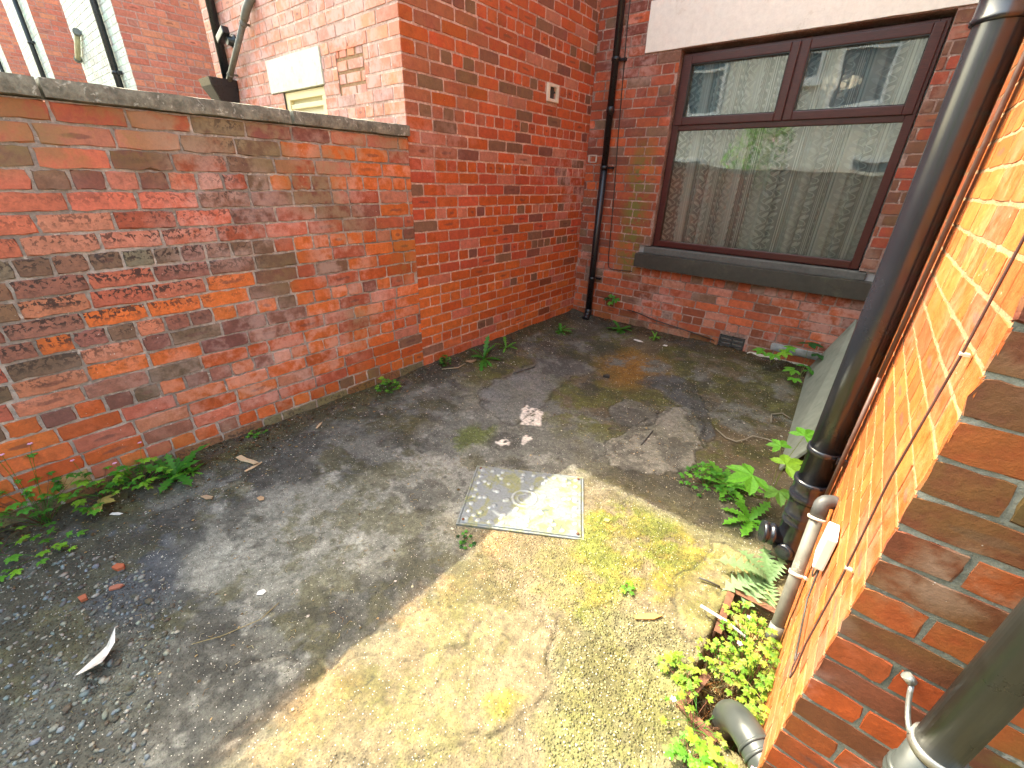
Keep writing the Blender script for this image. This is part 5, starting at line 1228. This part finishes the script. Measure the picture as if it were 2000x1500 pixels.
chip('bark_strip', 'shorter cream strip of bark touching the end of the longer one', 'bark', -2.325, .600, [(-.05, -.006), (.0, -.010), (.05, -.003), (.052, .005), (0, .008), (-.05, .006)], .003, CR, 1.75)
pp = chip('torn_plastic', 'large torn piece of white plastic standing up on the gravel, bottom left', 'litter', -1.66, -.19, [(-.080, -.008), (-.072, -.028), (-.02, -.036), (.01, -.026), (.045, -.028), (.085, -.004), (.045, .010), (.03, .034), (.012, .020), (-.02, .040), (-.06, .024)], .002, WH, 2.25, curl=.9, tilt=-.6, rough=.4, dz=.02)
seedling(-2.50, -.02, 'pale yellow dead maple leaf lying in the left hand weeds', [(.0, .0, .05, .8, .3, .075, YEL)], 50, name='dead_leaf')
chip('brick_fragment', 'orange brick fragment farthest from the camera of the four at bottom left', 'brick fragment', -2.056, -.048, [(-.022, -.012), (.01, -.016), (.026, 0), (.01, .014), (-.02, .01)], .014, lin(206, 112, 74, .62), .5)
chip('brick_fragment', 'flat pinkish brick fragment just below the farthest one', 'brick fragment', -1.96, -.08, [(-.02, -.01), (.014, -.012), (.024, .002), (.0, .012), (-.022, .006)], .008, lin(190, 120, 96, .62), 1.1)
chip('brick_fragment', 'terracotta brick fragment among the pebbles at bottom left', 'brick fragment', -1.989, -.174, [(-.016, -.010), (.012, -.012), (.018, .006), (-.010, .012)], .012, lin(196, 110, 76, .62), .2)
chip('paint_flake', 'lone white flake in the middle of the dark left hand concrete', 'paint flake', -1.543, .294, [(-.016, -.01), (.01, -.014), (.02, .0), (.006, .014), (-.014, .008)], .002, WH, .9)
chip('paint_flake', 'long white flake close to the left hand weeds', 'paint flake', -2.42, .02, [(-.026, -.007), (.02, -.009), (.03, .002), (.0, .009), (-.024, .006)], .002, WH, .7)
chip('bark_chip', 'curled brown and cream bark chip left of centre in the shade', 'bark', -2.24, .345, [(-.035, -.010), (0, -.014), (.034, -.006), (.02, .012), (-.02, .010)], .004, lin(196, 166, 132, .66), .4, curl=.6)
chip('bark_chip', 'small tan bark chip right of the curled one', 'bark', -2.064, .524, [(-.020, -.012), (.012, -.014), (.024, .002), (.004, .014), (-.018, .008)], .003, lin(206, 170, 130, .66), .1)
chip('paint_flake', 'white flake lying near the weeds by the back wall', 'paint flake', -1.603, 4.15, [(-.05, -.016), (.02, -.024), (.055, .0), (.01, .02), (-.05, .012)], .004, WH, -.1)
chip('paint_flake', 'smaller white flake to the right of the one by the back wall', 'paint flake', -1.33, 4.19, [(-.022, -.02), (.02, -.018), (.024, .016), (-.014, .02)], .003, WH, .2)
chip('wood_splinter', 'pale wood splinter lying on the sunlit grit', 'wood', -.253, 1.251, [(-.055, -.010), (.02, -.014), (.062, .0), (.01, .012), (-.055, .008)], .007, lin(190, 146, 86, .7), .75)
chip('slate_piece', 'small dark slate piece on the rusty brown patch', 'slate', -1.481, 3.226, [(-.03, -.02), (.03, -.02), (.02, .02), (-.01, .026)], .02, (.03, .028, .026), .2)
chip('yellow_leaf', 'small yellow leaf beside the inspection cover in the sun', 'leaf', -.737 + .10, 1.62, [(-.016, -.01), (.01, -.014), (.02, .006), (-.006, .014)], .0012, lin(222, 210, 110, .7), .5)
chip('bark_strip', 'thin upright sliver of cream wood at the wall foot', 'bark', -2.46, 1.06, [(-.035, -.006), (.02, -.008), (.045, .0), (.01, .007), (-.034, .005)], .003, CR, 2.2)
chip('dead_leaf', 'curled tan dead leaf beside the upright dandelion', 'leaf', -2.47, 2.50, [(-.05, -.012), (0, -.026), (.045, -.01), (.05, .01), (.0, .02), (-.04, .012)], .002, lin(176, 140, 104, .6), .9, curl=.8)
# plastic strip and wood in the gully
def stick(name, label, cat, pts, r, colr, n=8):
    m = simple_mat(name + '_surface', colr, .6, .15, 40, .2, .001); return tag(MB().tube(pts, r, n).build(name, m, None, origin=pts[0]), label, cat)
g0 = gz(.1, 1.4)
stick('plastic_strip', 'white plastic trim strip lying across the gully to the grey pipe', 'strip', [(-.10, 1.405, .045), (.0, 1.40, .045), (.115, 1.375, .04)], .006, (.62, .58, .54))
chip('wood_scrap', 'thin orange brown lath standing in the gully below the grey pipe', 'wood', .085, 1.41, [(-.07, -.006), (.07, -.006), (.07, .006), (-.07, .006)], .006, lin(206, 158, 96, .66), 2.2, dz=.10)
chip('wood_scrap', 'flat yellowish wood scrap lying in the gully', 'wood', .06, 1.46, [(-.06, -.012), (.05, -.014), (.06, .01), (-.05, .012)], .006, lin(212, 180, 120, .66), 2.7, dz=.07)
stick('twig', 'dark twig on the pale mortar above the gully', 'twig', [(-.15, 1.56, gz(0, 0) + .014), (-.11, 1.575, .018), (-.065, 1.58, .016)], .004, (.05, .045, .04))
stick('twig', 'long pale curved twig on the dark moss left of the board', 'twig', [(-.47, 2.96, .01), (-.38, 2.88, .012), (-.31, 2.86, .02), (-.27, 2.93, .02), (-.24, 3.02, .018), (-.15, 3.04, .02), (-.03, 3.0, .02)], .0045, lin(170, 160, 140, .6))
stick('twig', 'short pale hooked twig behind the long curved one', 'twig', [(-.18, 3.32, .02), (-.20, 3.45, .022), (-.14, 3.52, .024), (-.08, 3.48, .02)], .005, lin(160, 150, 130, .6))
stick('twig', 'dry stalk lying from the mint like weed towards the dandelion', 'twig', [(-2.52, 2.20, .11), (-2.45, 2.32, .105), (-2.46, 2.42, .11)], .0035, lin(206, 186, 150, .66))
stick('twig', 'dark slender stick on the blue grey concrete, right of the dandelion', 'twig', [(-2.07, 2.62, gz(-2.07, 2.6) + .01), (-2.02, 2.86, gz(-2.02, 2.86) + .012)], .004, (.05, .05, .05))
stick('twig', 'thin curved grass stalk on the dark left hand concrete', 'twig', [(-1.52, .02, .008), (-1.46, .12, .010), (-1.42, .24, .010), (-1.44, .32, .008)], .0016, lin(170, 150, 100, .6))
stick('stone_mark', 'short dark stick lying on the light concrete patch near the centre', 'twig', [(-.79, 2.40, .012), (-.80, 2.62, .014)], .005, (.06, .055, .05))

# ------------------------------------------------------------------ what the window mirrors, behind the camera
M_cremer = simple_mat('cream_render', (.72, .70, .62), .9, .12, 6, .3)
opp = thing('opposite_house', 'pale rendered house with white framed windows mirrored in the kitchen window', 'house', (-2, -8, 0))
b = MB(); b.box(-16, 10, -9.5, -8, 0, 6.6); b.build('wall', M_cremer, opp)
M_upvc = simple_mat('white_window_plastic', (.75, .76, .76), .4, .03, 10, 0)
M_dg = simple_mat('dark_blue_pane', (.10, .16, .20), .08, .1, 2, 0)
for (x0, x1, z0, z1) in ((-6.4, -5.2, 3.7, 5.4), (-3.3, -2.6, 4.4, 5.5), (-2.2, -.9, 3.7, 5.5), (-9.6, -8.6, 3.8, 5.3), (1.2, 2.4, 3.8, 5.4), (-7.2, -5.4, 1.2, 2.4), (-1.2, .4, 1.1, 2.4)):
    b = MB(); t_ = .09
    for (a, c_, d_, e) in ((x0, x0 + t_, z0, z1), (x1 - t_, x1, z0, z1), (x0 + t_, x1 - t_, z0, z0 + t_), (x0 + t_, x1 - t_, z1 - t_, z1), (x0 + t_, x1 - t_, z1 - .5, z1 - .43)): b.box(a, c_, -8.02, -7.95, d_, e)
    b.box(x0 - .08, x1 + .08, -8.02, -7.88, z0 - .1, z0 - .003)
    f_ = b.build('window', M_upvc, opp); g = MB(); g.box(x0 + t_, x1 - t_, -8.01, -7.99, z0 + t_, z1 - t_); subbuild(g, 'pane', M_dg, f_)
b = MB(); b.add([(-16, -7.8, 6.6), (10, -7.8, 6.6), (10, -9.6, 8), (-16, -9.6, 8), (10, -9.6, 6.6), (-16, -9.6, 6.6)], [(0, 1, 2, 3), (0, 5, 4, 1), (2, 4, 5, 3), (1, 4, 2), (0, 3, 5)]); b.build('roof', M_roof, opp)
rw = thing('rear_yard_wall', 'low rear yard wall with pale coping mirrored in the kitchen window', 'wall', (-1, -4, 0))
def pal_r(u, v, R, L): return pick(R, [(3, (120, 116, 110)), (2, (134, 126, 118))], .1)
brick_wall('brickwork', rw, (-12, -4, 0), (1, 0, 0), (0, 1, 0), 20, .0, 23, .0823, .236, pal_r, (M_brick, M_mort_grey), gap=.012, seed=70, hi=False)
b = MB(); b.box(-12, 8, -4.25, -4.004, -.1, 1.88); b.build('wall_core', M_mort_grey, rw)
b = MB(); b.box(-12, 8, -4.3, -3.96, 1.895, 1.97); b.build('coping', M_cremer, rw)
bs = thing('flowering_bush', 'green flowering bush over the rear wall, mirrored in the kitchen window', 'bush', (-2.9, -4.2, 1.6)); lm = MB(); R = random.Random(77)
for i in range(1500):
    a = R.uniform(0, 6.28); q = R.random() ** .5; z = R.uniform(1.5, 3.1); wd = .75 * (1 - ((z - 2.2) / 1.1) ** 2) ** .5 if abs(z - 2.2) < 1.1 else .1
    p = (-2.9 + wd * q * math.cos(a) + .1 * math.sin(z * 5), -4.2 + .5 * wd * q * math.sin(a), z); strip_leaf(lm, p, R.uniform(0, 6.28), R.uniform(-.5, .6), .09, .03, vcol(R.choice([G3, G1, (.7, .35, .5) if i % 6 == 0 else G1]), R), lambda t, i: math.sin(math.pi * (.1 + .85 * t)), 3, .3)
lm.build('leaves', M_leaf, bs, recalc=False); MB().tube([(-2.9, -4.4, 0), (-2.9, -4.35, 1.9)], .03, 8).build('stem', M_rust, bs)
